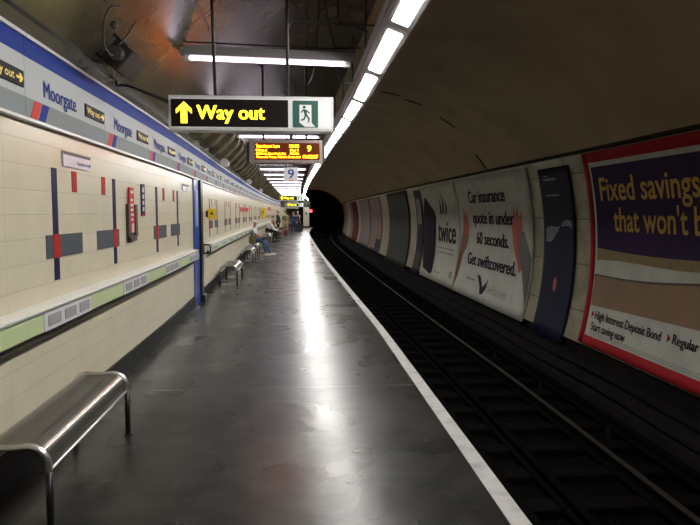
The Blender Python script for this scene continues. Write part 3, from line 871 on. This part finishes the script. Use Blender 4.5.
# ------------------------------------------------------------------ track
def rail_profile(h, hw, fw):
    return [(-fw, 0), (fw, 0), (fw, .015), (.012, .03), (.012, h - .035), (hw, h - .028), (hw, h - .004), (hw - .006, h), (-hw + .006, h), (-hw, h - .004), (-hw, h - .028), (-.012, h - .035), (-.012, .03), (-fw, .015)]
def rail(name, x, z0, h, label, cat, top=True):
    ys = [-5 + 1.0*j for j in range(79)] + [80, 90]
    pr = [(x + px, z0 + pz) for px, pz in rail_profile(h, .035, .06)]
    o3 = (x, 0, z0)
    root = empty(name, o3, 0, label, cat)
    b = MB(); b.sweep(pr, ys, closed=True); b.build('rail_web', M['rail'], root, origin=o3)
    if top:
        b = MB(); b.sweep([(x - .031, z0 + h), (x - .029, z0 + h + .004), (x + .029, z0 + h + .004), (x + .031, z0 + h)], ys); b.build('rail_head', M['railtop'], root, origin=o3)
rail('running_rail', 1.90, -1.032, .14, 'sooty running rail in the shadow just beside the platform edge', 'rail', False)
rail('running_rail', 3.22, -1.032, .14, 'running rail with worn shiny top, below the billboards', 'rail')
rail('conductor_rail', 2.38, -1.032, .13, 'dull dark centre rail in the middle of the track bed', 'rail', False)
rail('conductor_rail', 3.74, -.97, .12, 'dull dark rail on insulators nearest the billboard wall', 'rail', False)
b = MB(); b.box(-1.2, 1.2, -.12, .12, 0, .10, .01); sp = b.build('track_sleeper', M['sleeper'])
y = 3.4
for i in range(64):
    o = sp if i == 0 else sp.copy()
    if i: COL.objects.link(o)
    o.location = (2.62 + bend(y), y, -1.135); o.rotation_euler = (0, 0, yaw(y))
    setp(o, 'soot-black sleeper lying across the dark track bed under the rails', 'sleeper', 'sleepers under the rails')
    y += .72
b = MB(); b.box(-.06, .06, -.06, .06, -.045, .095, .01); ip = b.build('rail_insulator', M['soot'])
y = 5.2
for i in range(16):
    o = ip if i == 0 else ip.copy()
    if i: COL.objects.link(o)
    o.location = (3.74 + bend(y), y, -1.07)
    setp(o, 'small sooty insulator under the rail nearest the billboard wall', 'insulator', 'insulators under the outer rail')
    y += 2.16
# sooty cable runs low on the right wall
for (x, z, lab) in ((4.04, -.80, 'sooty cable run low along the right wall, lower one'), (4.20, -.68, 'sooty cable run under the billboards, upper one')):
    b = MB(); b.tube([(x + bend(q), q, z - .02*math.sin(q*1.3)) for q in [-5 + .8*j for j in range(96)]], .022, 6)
    o = b.build('wall_cable', M['soot'], origin=(x, 0, z)); setp(o, lab, 'cable')

# ------------------------------------------------------------------ billboards on the bowed right wall (u runs from the far/left edge towards the viewer)
def board_fn(yfar, origin):
    ox, oy, oz = origin
    def f(u, v, d):
        y = yfar - u
        sl = -(v - .985)/5.84
        return (ad_x(v) + .05 + bend(y) - d - ox, y - oy, v + sl*d*0 - oz)
    return f
def band(mb, f, u0, u1, lo, hi, d, nu=16, nv=10, thick=0.0):
    lo_f = lo if callable(lo) else (lambda u: lo); hi_f = hi if callable(hi) else (lambda u: hi)
    g = [[mb.bm.verts.new(f(u0 + (u1-u0)*i/nu, lo_f(u0 + (u1-u0)*i/nu) + (hi_f(u0 + (u1-u0)*i/nu) - lo_f(u0 + (u1-u0)*i/nu))*j/nv, d)) for j in range(nv+1)] for i in range(nu+1)]
    for i in range(nu):
        for j in range(nv):
            q = mb.bm.faces.new([g[i][j], g[i+1][j], g[i+1][j+1], g[i][j+1]]); q.smooth = True
    if thick > 0:
        per = [(i, 0) for i in range(nu)] + [(nu, j) for j in range(nv)] + [(i, nv) for i in range(nu, 0, -1)] + [(0, j) for j in range(nv, 0, -1)]
        back = {}
        for (i, j) in per:
            u = u0 + (u1-u0)*i/nu; l = lo_f(u); h = hi_f(u)
            back[(i, j)] = mb.bm.verts.new(f(u, l + (h-l)*j/nv, d - thick))
        for q in range(len(per)):
            p0, p1 = per[q], per[(q+1) % len(per)]
            mb.bm.faces.new([g[p0[0]][p0[1]], g[p1[0]][p1[1]], back[p1], back[p0]])
def board(name, yfar, w, v0, v1, m, label, cat='billboard', thick=.05, pname='poster_sheet', group=None):
    o3 = (ad_x(1.0) + bend(yfar - w/2), yfar - w/2, v0)
    r = empty(name, o3, 0, label, cat, group)
    f = board_fn(yfar, o3)
    b = MB(); band(b, f, 0, w, v0, v1, .03, 20, 14, .03); b.build(pname, m, r)
    return r, f
def part(r, name, m, fill):
    b = MB(); fill(b); return b.build(name, m, r)
def poly(pts, f, d=.034, d2=.030):
    return lambda b: b.prism(pts, f, d2, d)

# savings billboard, nearest
r, f = board('billboard', 10.0, 6.2, -.45, 2.52, M['billboard_white'], 'nearest billboard with red border and yellow words about fixed savings on purple')
W = 6.2
def frame(b):
    band(b, f, 0, .13, -.45, 2.52, .046, 2, 14, .03); band(b, f, W-.13, W, -.45, 2.52, .046, 2, 14, .03)
    band(b, f, .13, W-.13, -.45, -.31, .046, 20, 2, .03); band(b, f, .13, W-.13, 2.37, 2.52, .046, 20, 2, .03)
part(r, 'red_border', M['poster_red'], frame)
part(r, 'purple_field', M['purple'], lambda b: band(b, f, .20, W-.2, lambda u: 1.07 - .05*math.sin(u*.9), 2.30, .034, 24, 10))
part(r, 'olive_band', M['poster_olive'], lambda b: band(b, f, .20, W-.2, lambda u: .86 + .02*u + .02*math.sin(u*2), lambda u: 1.07 - .05*math.sin(u*.9), .0335, 24, 3))
part(r, 'brown_band', M['poster_brown'], lambda b: band(b, f, .16, W-.16, lambda u: .15 + .03*u, lambda u: .64 + .045*u - .05*math.sin(u*1.1), .034, 24, 5))
part(r, 'brown_edge', M['darkbrown'], lambda b: band(b, f, .16, W-.16, lambda u: .625 + .045*u - .05*math.sin(u*1.1), lambda u: .655 + .045*u - .05*math.sin(u*1.1), .036, 24, 1))
def ttl(b):
    put_text(b, text_verts('Fixed savings', 2.45, .34, .014), f, .40, 1.79, .040)
    put_text(b, text_verts("that won't be", 2.35, .34, .014), f, .74, 1.34, .040)
part(r, 'yellow_lettering', M['poster_yellow'], ttl)
def sml(b):
    bold_text(b, text_verts('High Interest Deposit Bond', 1.80, .125), f, .36, -.03, .036, .006)
    bold_text(b, text_verts('Regular Saver', .95, .125), f, 2.42, -.01, .036, .006)
    bold_text(b, text_verts('Start saving now', 1.02, .125), f, .30, -.21, .036, .006)
part(r, 'small_lettering', M['text_dark'], sml)
def fine(b):
    for q in range(2): b.prism([(.3, -.245 - q*.03), (5.2, -.245 - q*.03), (5.2, -.238 - q*.03), (.3, -.238 - q*.03)], f, .031, .035)
part(r, 'fine_print', M['text_grey'], lambda b: [band(b, f, .3, 5.2, -.245 - q*.03, -.237 - q*.03, .034, 12, 1) for q in range(2)])
part(r, 'red_arrow', M['poster_red'], lambda b: (b.prism([(2.30, -.01), (2.37, .04), (2.30, .09)], f, .031, .036), b.prism([(.24, -.02), (.31, .03), (.24, .08)], f, .031, .036)))

# navy poster between
r, f = board('poster', 11.92, 1.30, -.62, 2.40, M['poster_navy'], 'tall dark navy poster between the red-bordered and car insurance billboards', 'poster')
part(r, 'misty_shape', M['poster_mist'], lambda b: band(b, f, .12, 1.22, lambda u: 1.12 + .25*u - .12*math.sin(u*5), lambda u: 1.42 + .05*math.sin(u*7) - .25*abs(u-.7), .033, 14, 4))
part(r, 'small_lettering', M['poster_mist'], lambda b: (band(b, f, .2, .75, 2.18, 2.22, .033, 6, 1), band(b, f, .2, .8, 1.90, 1.93, .033, 6, 1), band(b, f, .25, .4, 2.25, 2.27, .033, 2, 1)))
part(r, 'red_spot', M['flame'], lambda b: b.prism([(.62 + .07*math.cos(q*PI/6), .32 + .13*math.sin(q*PI/6)) for q in range(12)], f, .031, .034))

# car insurance billboard
r, f = board('billboard', 17.95, 5.45, -.56, 2.49, M['billboard_white'], 'white car insurance billboard with four dark text lines and reddish hands at its sides')
def car(b):
    bold_text(b, text_verts('Car insurance', 2.85, .30, .012), f, 1.15, 1.86, .036, .022)
    bold_text(b, text_verts('quote in under', 3.05, .30, .012), f, 1.40, 1.34, .036, .022)
    bold_text(b, text_verts('60 seconds.', 2.4, .30, .012), f, 1.70, .83, .036, .022)
    bold_text(b, text_verts('Get swiftcovered.', 3.65, .30, .012), f, 1.0, .27, .036, .022)
part(r, 'lettering', M['text_dark'], car)
part(r, 'swoosh_mark', M['text_dark'], lambda b: (b.prism([(2.05, .07), (2.32, .05), (2.50, -.10), (2.58, -.2), (2.78, -.10), (2.95, .04), (2.88, -.18), (2.68, -.36), (2.50, -.37), (2.36, -.18)], f, .031, .036)))
part(r, 'mark_lettering', M['text_grey'], lambda b: (put_text(b, text_verts('swiftcover', 1.45, .20), f, 2.95, -.27, .035), band(b, f, 1.1, 1.9, -.12, -.07, .034, 4, 1)))
part(r, 'left_hand', M['hand'], lambda b: b.prism([(.0, -.42), (.18, -.2), (.3, .1), (.45, .45), (.75, .70), (.95, .95), (.90, 1.10), (1.02, 1.35), (.88, 1.32), (.85, 1.62), (.70, 1.45), (.55, 1.70), (.45, 1.45), (.38, 1.1), (.22, .75), (.08, .3)], f, .031, .035))
part(r, 'left_flame', M['flame'], lambda b: b.prism([(.45, 1.0), (.75, .8), (.98, .98), (.92, 1.12), (1.05, 1.37), (.90, 1.34), (.87, 1.64), (.71, 1.47), (.56, 1.72), (.46, 1.47)], f, .034, .038))
part(r, 'right_sleeve', M['sleeve'], lambda b: b.prism([(4.70, 1.25), (5.0, 1.22), (5.22, .95), (5.43, .7), (5.43, -.25), (5.30, -.05), (5.08, .35), (4.80, .55), (4.65, .85)], f, .031, .035))
part(r, 'right_flame', M['flame'], lambda b: b.prism([(4.36, 1.0), (4.30, 1.3), (4.42, 1.5), (4.46, 1.75), (4.59, 1.55), (4.69, 1.80), (4.74, 1.50), (4.89, 1.62), (4.92, 1.28), (4.74, 1.1), (4.79, .75), (4.99, .45), (4.84, .35), (4.64, .6), (4.49, .75)], f, .034, .038))

# phone billboard with the word twice
r, f = board('billboard', 22.6, 4.60, -.56, 2.49, M['billboard_white'], 'white billboard with a dark tall phone and the word twice')
part(r, 'dark_phone', M['text_dark'], lambda b: b.prism([(.30, -.28), (.30, 2.1), (.5, 2.12), (1.0, 1.88), (1.55, 1.68), (1.75, 1.45), (1.75, -.32), (1.5, -.40)], f, .031, .035))
part(r, 'phone_shine', M['poster_mauve'], lambda b: band(b, f, .8, 1.0, -.15, 1.55, .037, 4, 8))
part(r, 'lettering', M['text_dark'], lambda b: bold_text(b, text_verts('twice', 2.2, .66, .01), f, 2.05, .72, .036, .03))
part(r, 'bird_mark', M['text_dark'], lambda b: [b.prism([(u, 1.55), (u + .12, 1.55 + h*.5), (u + .05, 1.55 + h), (u + .28, 1.55 + h*.45), (u + .2, 1.6)], f, .031, .035) for u, h in ((2.35, .55), (2.7, .75), (3.05, .5))])
part(r, 'fine_print', M['text_grey'], lambda b: (band(b, f, 2.2, 4.2, .50, .54, .034, 8, 1), band(b, f, 2.2, 4.2, .36, .40, .034, 8, 1), band(b, f, 2.1, 2.8, -.28, -.24, .034, 4, 1), band(b, f, 3.95, 4.25, -.30, -.10, .034, 3, 2)))

# farther posters
def simple(yfar, w, v0, v1, m, label, extra=()):
    r, f = board('poster', yfar, w, v0, v1, m, label, 'poster', group='distant posters on the right wall')
    for nm, mm, u0, u1, a, c_ in extra:
        part(r, nm, mm, lambda b: band(b, f, u0, u1, a, c_, .035, 6, 6))
simple(24.1, 1.1, -.6, 2.42, M['poster_slate'], 'narrow dark poster with grey picture just left of the twice billboard', [('grey_picture', M['poster_mist'], .2, .95, 1.2, 2.1), ('purple_picture', M['purple'], .2, .95, .2, 1.0)])
simple(31.0, 5.4, -.62, 2.49, M['poster_slate'], 'wide nearly black blank poster space in the middle of the right wall')
simple(38.5, 4.7, -.5, 2.45, M['poster_rust'], 'rusty red and grey far poster left of the pale wall strip', [('blue_patch', M['poster_navy'], 2.6, 4.6, -.45, .2), ('pale_strip', M['poster_mauve'], 1.2, 2.4, -.2, 2.3)])
simple(45.2, 6.2, -.5, 2.45, M['poster_mauve'], 'mauve far billboard between the black gap and the rusty poster', [('dark_strip', M['poster_rust'], .6, 1.6, -.3, 2.2)])
simple(51.8, 4.6, -.5, 2.45, M['poster_dull_red'], 'plain deep red far poster near the tunnel mouth')
simple(56.2, 3.4, -.5, 2.45, M['poster_mauve'], 'pale mauve and white poster, last but one before the tunnel mouth', [('white_strip', M['billboard_white'], .2, 1.1, -.3, 2.3)])
simple(58.6, 1.9, -.5, 2.45, M['billboard_white'], 'narrow pale poster closest to the tunnel mouth')

# red signal at the tunnel mouth
t = empty('signal_lamp', (1.36, 72.6, 1.82), 0, 'glowing red signal lamp beside the round tunnel mouth', 'signal')
b = MB(); b.box(-.16, .16, 0, .18, -.2, .2, .02); b.build('lamp_case', M['black'], t)
b = MB(); b.tube([(0, -.05, 0), (0, .0, 0)], .15, 16); b.build('red_lens', M['redlamp'], t)
b = MB(); b.box(-.03, .03, .18, .4, -.05, .05); b.build('bracket', M['iron'], t)
t = empty('pier_box', (.84, 71.86, 1.55), 0, 'small dark box fixed to the cream pier at the platform end', 'box')
b = MB(); b.box(-.09, .09, -.06, .04, -.14, .14, .01); b.build('housing', M['black'], t)
b = MB(); b.box(-.06, .06, -.07, -.055, .02, .1); b.build('dial', M['body_grey'], t)

# ------------------------------------------------------------------ people
def skin_mesh(nodes, edges, root, sub=1):
    me = bpy.data.meshes.new('sk'); names = list(nodes)
    idx = {n_: i for i, n_ in enumerate(names)}
    me.from_pydata([nodes[n_][0] for n_ in names], [(idx[a_], idx[b_]) for a_, b_ in edges], [])
    ob = bpy.data.objects.new('sk', me); COL.objects.link(ob)
    md = ob.modifiers.new('skin', 'SKIN'); md.use_smooth_shade = True
    if not me.skin_vertices: 
        return None
    sv = me.skin_vertices[0].data
    for n_ in names:
        rr = nodes[n_][1]; rr = rr if isinstance(rr, tuple) else (rr, rr)
        sv[idx[n_]].radius = rr; sv[idx[n_]].use_root = (n_ == root)
    s_ = ob.modifiers.new('sub', 'SUBSURF'); s_.levels = sub; s_.render_levels = sub
    bpy.context.view_layer.update()
    dg = bpy.context.evaluated_depsgraph_get()
    out = bpy.data.meshes.new_from_object(ob.evaluated_get(dg))
    bpy.data.objects.remove(ob)
    for p in out.polygons: p.use_smooth = True
    return out

SKIN = mat('skin_tone', (.50, .30, .21), .5)
SKIN_D = mat('skin_tone_tan', (.34, .19, .12), .5)
def cloth(name, c): return mat(name, c, .85, spec=.2, bump=(30, .3, .01))

def person(loc, rz, label, pose, top, bottom, shoe, hair, sleeve='short', legs='long', cap=None, skin=SKIN, s=1.0, lean=0.0, armf=0.3, hand_to=None, out=0.0):
    """faces +X locally; z=0 on the ground"""
    t = empty('person', loc, rz, label, 'person', None)
    V = lambda x, y, z: Vector((x*s, y*s, z*s))
    J = {}
    if pose == 'stand':
        J['pelvis'] = V(0, 0, .93)
        for sd, q in (('l', 1), ('r', -1)):
            J['hip'+sd] = V(0, .095*q, .90); J['knee'+sd] = V(.02, .11*q + .01, .49); J['ank'+sd] = V(-.02 + .05*q, .13*q, .085); J['toe'+sd] = V(.13 + .05*q, .15*q, .035)
    else:
        J['pelvis'] = V(0, 0, .655)
        for sd, q in (('l', 1), ('r', -1)):
            J['hip'+sd] = V(.02, .10*q, .645); J['knee'+sd] = V(.43, .12*q, .565); J['ank'+sd] = V(.40 + out + .08*q, .12*q, .085); J['toe'+sd] = V(.55 + out + .08*q, .13*q, .035)
    pz = J['pelvis']
    tf = 1.0 if pose == 'stand' else .88
    ln = lambda h: tf*V(math.sin(lean)*h, 0, math.cos(lean)*h)
    J['belly'] = pz + ln(.18); J['chest'] = pz + ln(.38); J['neck0'] = pz + ln(.50)
    hl = lean*.6
    hd = lambda h: J['neck0'] + V(math.sin(hl)*h + .015, 0, math.cos(hl)*h)
    J['neck'] = hd(.06); J['jaw'] = hd(.12) + V(.012, 0, 0); J['head'] = hd(.19); J['crown'] = hd(.265)
    for sd, q in (('l', 1), ('r', -1)):
        J['sh'+sd] = pz + ln(.455) + V(0, .185*q, 0)
        if hand_to:
            J['wr'+sd] = V(hand_to[0], hand_to[1]*q, hand_to[2])
            mid = (J['sh'+sd] + J['wr'+sd])/2
            J['el'+sd] = mid + V(-.05, .07*q, -.10)
        else:
            J['el'+sd] = J['sh'+sd] + V(math.sin(armf)*.28*(1 if q > 0 else .3), .05*q, -math.cos(armf)*.28)
            J['wr'+sd] = J['el'+sd] + V(math.sin(armf*1.8)*.25*(1 if q > 0 else .6), .0, -math.cos(armf*1.8)*.25)
        dirw = (J['wr'+sd] - J['el'+sd]).normalized()
        J['palm'+sd] = J['wr'+sd] + dirw*.075*s
        side = Vector((0, 1, 0)) if abs(dirw.y) < .9 else Vector((1, 0, 0))
        side = (side - dirw*side.dot(dirw)).normalized(); nrm_ = dirw.cross(side)
        for fi, (off, ln_) in enumerate(((-.034, .062), (-.012, .075), (.012, .07), (.034, .055))):
            k0 = J['palm'+sd] + side*off*s + dirw*.015*s
            J['f%d%sa' % (fi, sd)] = k0 + dirw*ln_*.5*s + nrm_*.004*s
            J['f%d%sb' % (fi, sd)] = k0 + dirw*ln_*.95*s + nrm_*.022*s
        J['tha'+sd] = J['wr'+sd] + dirw*.045*s - side*.045*s; J['thb'+sd] = J['wr'+sd] + dirw*.085*s - side*.06*s + nrm_*.02*s
    R = dict(pelvis=(.115, .15), belly=(.10, .14), chest=(.105, .165), neck0=(.06, .07), neck=.052, jaw=(.066, .062), head=(.098, .08), crown=(.062, .055))
    if pose == 'sit': R['pelvis'] = (.10, .12)
    for sd in 'lr':
        R['hip'+sd] = .092; R['knee'+sd] = .058; R['ank'+sd] = .04; R['toe'+sd] = .032
        R['sh'+sd] = .058; R['el'+sd] = .042; R['wr'+sd] = .028; R['palm'+sd] = (.022, .036)
        for fi in range(4): R['f%d%sa' % (fi, sd)] = .0095; R['f%d%sb' % (fi, sd)] = .0075
        R['tha'+sd] = .012; R['thb'+sd] = .009
    def sc(r_, k_): return tuple(v*s + k_ for v in r_) if isinstance(r_, tuple) else r_*s + k_
    nodes = {k_: (J[k_], sc(R[k_], 0)) for k_ in J}
    E_ = [('pelvis', 'belly'), ('belly', 'chest'), ('chest', 'neck0'), ('neck0', 'neck'), ('neck', 'jaw'), ('jaw', 'head'), ('head', 'crown')]
    for sd in 'lr':
        E_ += [('pelvis', 'hip'+sd), ('hip'+sd, 'knee'+sd), ('knee'+sd, 'ank'+sd), ('ank'+sd, 'toe'+sd), ('chest', 'sh'+sd), ('sh'+sd, 'el'+sd), ('el'+sd, 'wr'+sd), ('wr'+sd, 'palm'+sd), ('wr'+sd, 'tha'+sd), ('tha'+sd, 'thb'+sd)]
        for fi in range(4): E_ += [('palm'+sd, 'f%d%sa' % (fi, sd)), ('f%d%sa' % (fi, sd), 'f%d%sb' % (fi, sd))]
    me = skin_mesh(nodes, E_, 'pelvis')
    bm = bmesh.new(); bm.from_mesh(me)
    mb = MB(); mb.bm.free(); mb.bm = bm
    hc = J['head']
    fx = Vector((math.cos(hl), 0, -math.sin(hl)))
    mb.tube([hc + fx*.085*s + V(0, 0, .012), hc + fx*.118*s + V(0, 0, -.022), hc + fx*.088*s + V(0, 0, -.030)], [.008*s, .014*s, .008*s], 8)   # nose
    for q in (1, -1): mb.ball(hc + V(-.01, .082*q, -.01), .026*s, .6, .4, 1.1, 8)                                                                 # ears
    body = mb.build('body', skin, t); bpy.data.meshes.remove(me)
    for q in (1, -1):
        b = MB(); b.ball(hc + fx*.086*s + V(0, .032*q, .015), .011*s, seg=8); b.build('eye', M['black'], t)
    b = MB(); p_ = hc + fx*.088*s + V(0, 0, -.055); b.ball(p_, .02*s, .35, 1.1, .35, 8); b.build('mouth', M['maroon'], t)
    def garment(name, keys, edges, root, m, k_=.014, cut=None):
        nn = {q: (cut[q] if cut and q in cut else J[q], sc(R[q], k_)) for q in keys}
        me_ = skin_mesh(nn, edges, root)
        me_.materials.append(m); o_ = bpy.data.objects.new(name, me_); COL.objects.link(o_); o_.parent = t
    ks = ['pelvis', 'belly', 'chest', 'neck0', 'shl', 'shr', 'ell', 'elr']; es = [('pelvis', 'belly'), ('belly', 'chest'), ('chest', 'neck0'), ('chest', 'shl'), ('chest', 'shr'), ('shl', 'ell'), ('shr', 'elr')]
    cut = {'neck0': J['neck0'] - ln(.03)}
    if sleeve == 'long': ks += ['wrl', 'wrr']; es += [('ell', 'wrl'), ('elr', 'wrr')]
    else:
        for sd in 'lr': cut['el'+sd] = J['sh'+sd].lerp(J['el'+sd], .75)
    garment('shirt', ks, es, 'chest', top, .016, cut)
    ks = ['pelvis', 'hipl', 'hipr', 'kneel', 'kneer']; es = [('pelvis', 'hipl'), ('pelvis', 'hipr'), ('hipl', 'kneel'), ('hipr', 'kneer')]; cut = {}
    if legs == 'long':
        ks += ['ankl', 'ankr']; es += [('kneel', 'ankl'), ('kneer', 'ankr')]
    garment('trousers' if legs == 'long' else 'shorts', ks, es, 'pelvis', bottom, .014, cut)
    for sd in 'lr':
        b = MB(); a_, to = J['ank'+sd], J['toe'+sd]
        dd = (to - a_); dd.z = 0; dd.normalize()
        b.tube([Vector((a_.x, a_.y, .05*s)) - dd*.06*s, Vector((a_.x, a_.y, .052*s)), Vector((to.x, to.y, .042*s)), Vector((to.x, to.y, .034*s)) + dd*.05*s], [.034*s, .05*s, .042*s, .022*s], 10)
        b.box(min(a_.x, to.x) - .06*s, max(a_.x, to.x) + .05*s, (a_.y+to.y)/2 - .04*s, (a_.y+to.y)/2 + .04*s, 0, .02*s, .005)
        b.build('shoe', shoe, t)
    b = MB(); bb = bmesh.new(); bmesh.ops.create_uvsphere(bb, u_segments=16, v_segments=10, radius=.108*s)
    kill = [v for v in bb.verts if v.co.z < (-.03 + .9*max(0, v.co.x))*s]
    bmesh.ops.delete(bb, geom=kill, context='VERTS')
    for f_ in bb.faces: f_.smooth = True
    b.merge(bb, Matrix.Translation(hc + V(-.008, 0, .03)) @ Matrix.Diagonal((1.0, .88, .95, 1)))
    b.build('cap' if cap else 'hair', cap or hair, t)
    if cap:
        b = MB(); c0 = hc + V(.09, 0, .045); b.prism([(0, -.07*s), (.06*s, -.055*s), (.085*s, 0), (.06*s, .055*s), (0, .07*s)], lambda u, v, d: (c0.x + u, c0.y + v, c0.z + d - u*.25), 0, .008); b.build('cap_peak', cap, t)
    return t, J

C = dict(white=cloth('white_cotton', (.66, .66, .68)), jeans=cloth('blue_denim', (.06, .10, .20)), blackc=cloth('black_cloth', (.015, .015, .018)),
         olive=cloth('olive_cloth', (.15, .16, .06)), tan=cloth('tan_cloth', (.42, .33, .22)), navyc=cloth('navy_cloth', (.035, .05, .11)), charcoal=cloth('charcoal_cloth', (.04, .04, .05)),
         maroon=cloth('maroon_cloth', (.12, .03, .03)), hair=mat('dark_hair', (.02, .014, .01), .6), grey=mat('grey_hair', (.45, .44, .43), .6), shoew=mat('pale_shoe', (.6, .58, .54), .5), shoeb=mat('dark_shoe', (.02, .018, .016), .4))
y = 24.8; c = bend(y)
t, J = person((-1.46 + c, y, 0), yaw(y) - .08, 'seated person in white top, pale cap and blue jeans with newspaper on lap', 'sit', C['white'], C['jeans'], C['shoew'], C['hair'], cap=C['white'], skin=SKIN_D, lean=.10, hand_to=(.36, .16, .75), s=.95, out=.2)
y0 = y
# newspaper held on the lap
nr = empty('newspaper', (-1.46 + c + .36, y, .71), 0, 'open white newspaper lying on the lap of the person in jeans', 'newspaper')
b = MB(); b.face([(-.17, -.28, .03), (.0, -.28, .0), (.0, .28, .0), (-.17, .28, .03)]); b.face([(0, -.28, 0), (.17, -.28, .025), (.17, .28, .025), (0, .28, 0)])
for q in range(1): b.box(-.16, .16, -.275, .275, -.006, -.002)
b.build('paper_sheet', M['white'], nr)
b = MB()
for q in range(7):
    b.box(-.15, -.02, -.25 + q*.07, -.21 + q*.07, .026, .031); b.box(.02, .15, -.25 + q*.07, -.21 + q*.07, .02, .027)
b.build('print_blocks', M['text_grey'], nr)
# shoulder bag on the bench beside them
bg = empty('shoulder_bag', (-1.47 + c, 24.22, .475), 0, 'olive brown bag standing on the bench beside the person in jeans', 'bag')
b = MB(); b.box(-.10, .12, -.17, .17, 0, .27, .035); b.build('bag_body', cloth('bag_cloth', (.13, .11, .05)), bg)
b = MB(); b.tube([(.0, -.15, .25), (.0, -.12, .36), (.0, .0, .41), (.0, .12, .36), (.0, .15, .25)], .012, 8); b.build('handle', C['blackc'], bg)
b = MB(); b.box(.118, .13, -.15, .15, .12, .26, .004); b.build('flap', cloth('flap_cloth', (.09, .075, .035)), bg)

y = 36.4; c = bend(y)
person((-1.40 + c, y, 0), yaw(y) - .1, 'person leaning forward in white top and black trousers on far bench', 'sit', C['white'], C['blackc'], C['shoeb'], C['hair'], cap=C['white'], lean=.55, sleeve='long', hand_to=(.62, .08, .62))
y = 41.2; c = bend(y)
person((-1.36 + c, y, 0), yaw(y), 'person in dark maroon seated behind the one leaning forward', 'sit', C['maroon'], C['maroon'], C['shoeb'], C['hair'], lean=.2, sleeve='long', hand_to=(.36, .12, .66))
y = 45.6; c = bend(y)
person((-.60 + c + .05, y, 0), PI/2 - .1, 'person standing in olive shirt and tan shorts, seen from behind', 'stand', C['olive'], C['tan'], C['shoew'], C['hair'], legs='short', armf=.35)
t = empty('holdall', (-.60 + c + .06, y - .30, 0), 0, 'dark red holdall standing at the legs of the person in tan shorts', 'bag')
b = MB(); b.box(-.13, .13, -.1, .1, 0, .42, .05); b.build('bag_body', C['maroon'], t)
b = MB(); b.tube([(-.07, 0, .40), (-.06, 0, .48), (.06, 0, .48), (.07, 0, .40)], .012, 8); b.build('handle', C['blackc'], t)
y = 54.8; c = bend(y)
person((-.27 + c + .1, y, 0), -PI/2 + .4, 'standing person in navy blue clothes beyond the one in olive', 'stand', C['navyc'], C['navyc'], C['shoeb'], C['hair'], sleeve='long', armf=.2)
person((.12 + c + .1, y + .3, 0), PI/2 + .3, 'grey-haired standing person in charcoal coat beside a dark suitcase', 'stand', C['charcoal'], C['charcoal'], C['shoeb'], C['grey'], sleeve='long', armf=.15)
t = empty('suitcase', (.38 + c, y - .1, 0), 0, 'dark upright suitcase beside the grey-haired person in charcoal', 'suitcase')
b = MB(); b.box(-.21, .21, -.13, .13, .05, .62, .03); b.build('case_body', C['charcoal'], t)
for x in (-.15, .15):
    b = MB(); b.tube([(x, -.02, .035), (x, .02, .035)], .035, 12); b.build('wheel', M['black'], t)
b = MB(); b.tube([(-.1, 0, .61), (-.1, 0, .85), (.1, 0, .85), (.1, 0, .61)], .012, 8); b.build('handle', M['iron'], t)
y = 50.0; c = bend(y)
person((-1.22 + c, y, 0), -.3, 'standing person in black close to the wall under the red-edged notice', 'stand', C['blackc'], C['blackc'], C['shoeb'], C['hair'], sleeve='long', armf=.2)

# ------------------------------------------------------------------ camera, world, view
cam = bpy.data.cameras.new('camera'); co = bpy.data.objects.new('camera', cam); COL.objects.link(co)
cam.sensor_width = 36; cam.lens = 650/700*36; cam.clip_end = 300; cam.clip_start = .05
co.location = (0, 0, 1.6)
co.rotation_euler = (math.radians(90 - 4.355), 0, math.radians(-4.51))
S.camera = co
w = bpy.data.worlds.new('world'); S.world = w; w.use_nodes = True
w.node_tree.nodes['Background'].inputs['Color'].default_value = (0, 0, 0, 1)
w.node_tree.nodes['Background'].inputs['Strength'].default_value = 0
S.view_settings.view_transform = 'Standard'; S.view_settings.look = 'None'; S.view_settings.gamma = 1; S.view_settings.exposure = 0.2
S.cycles.use_denoising = True
S.cycles.max_bounces = 6; S.cycles.diffuse_bounces = 3; S.cycles.glossy_bounces = 3
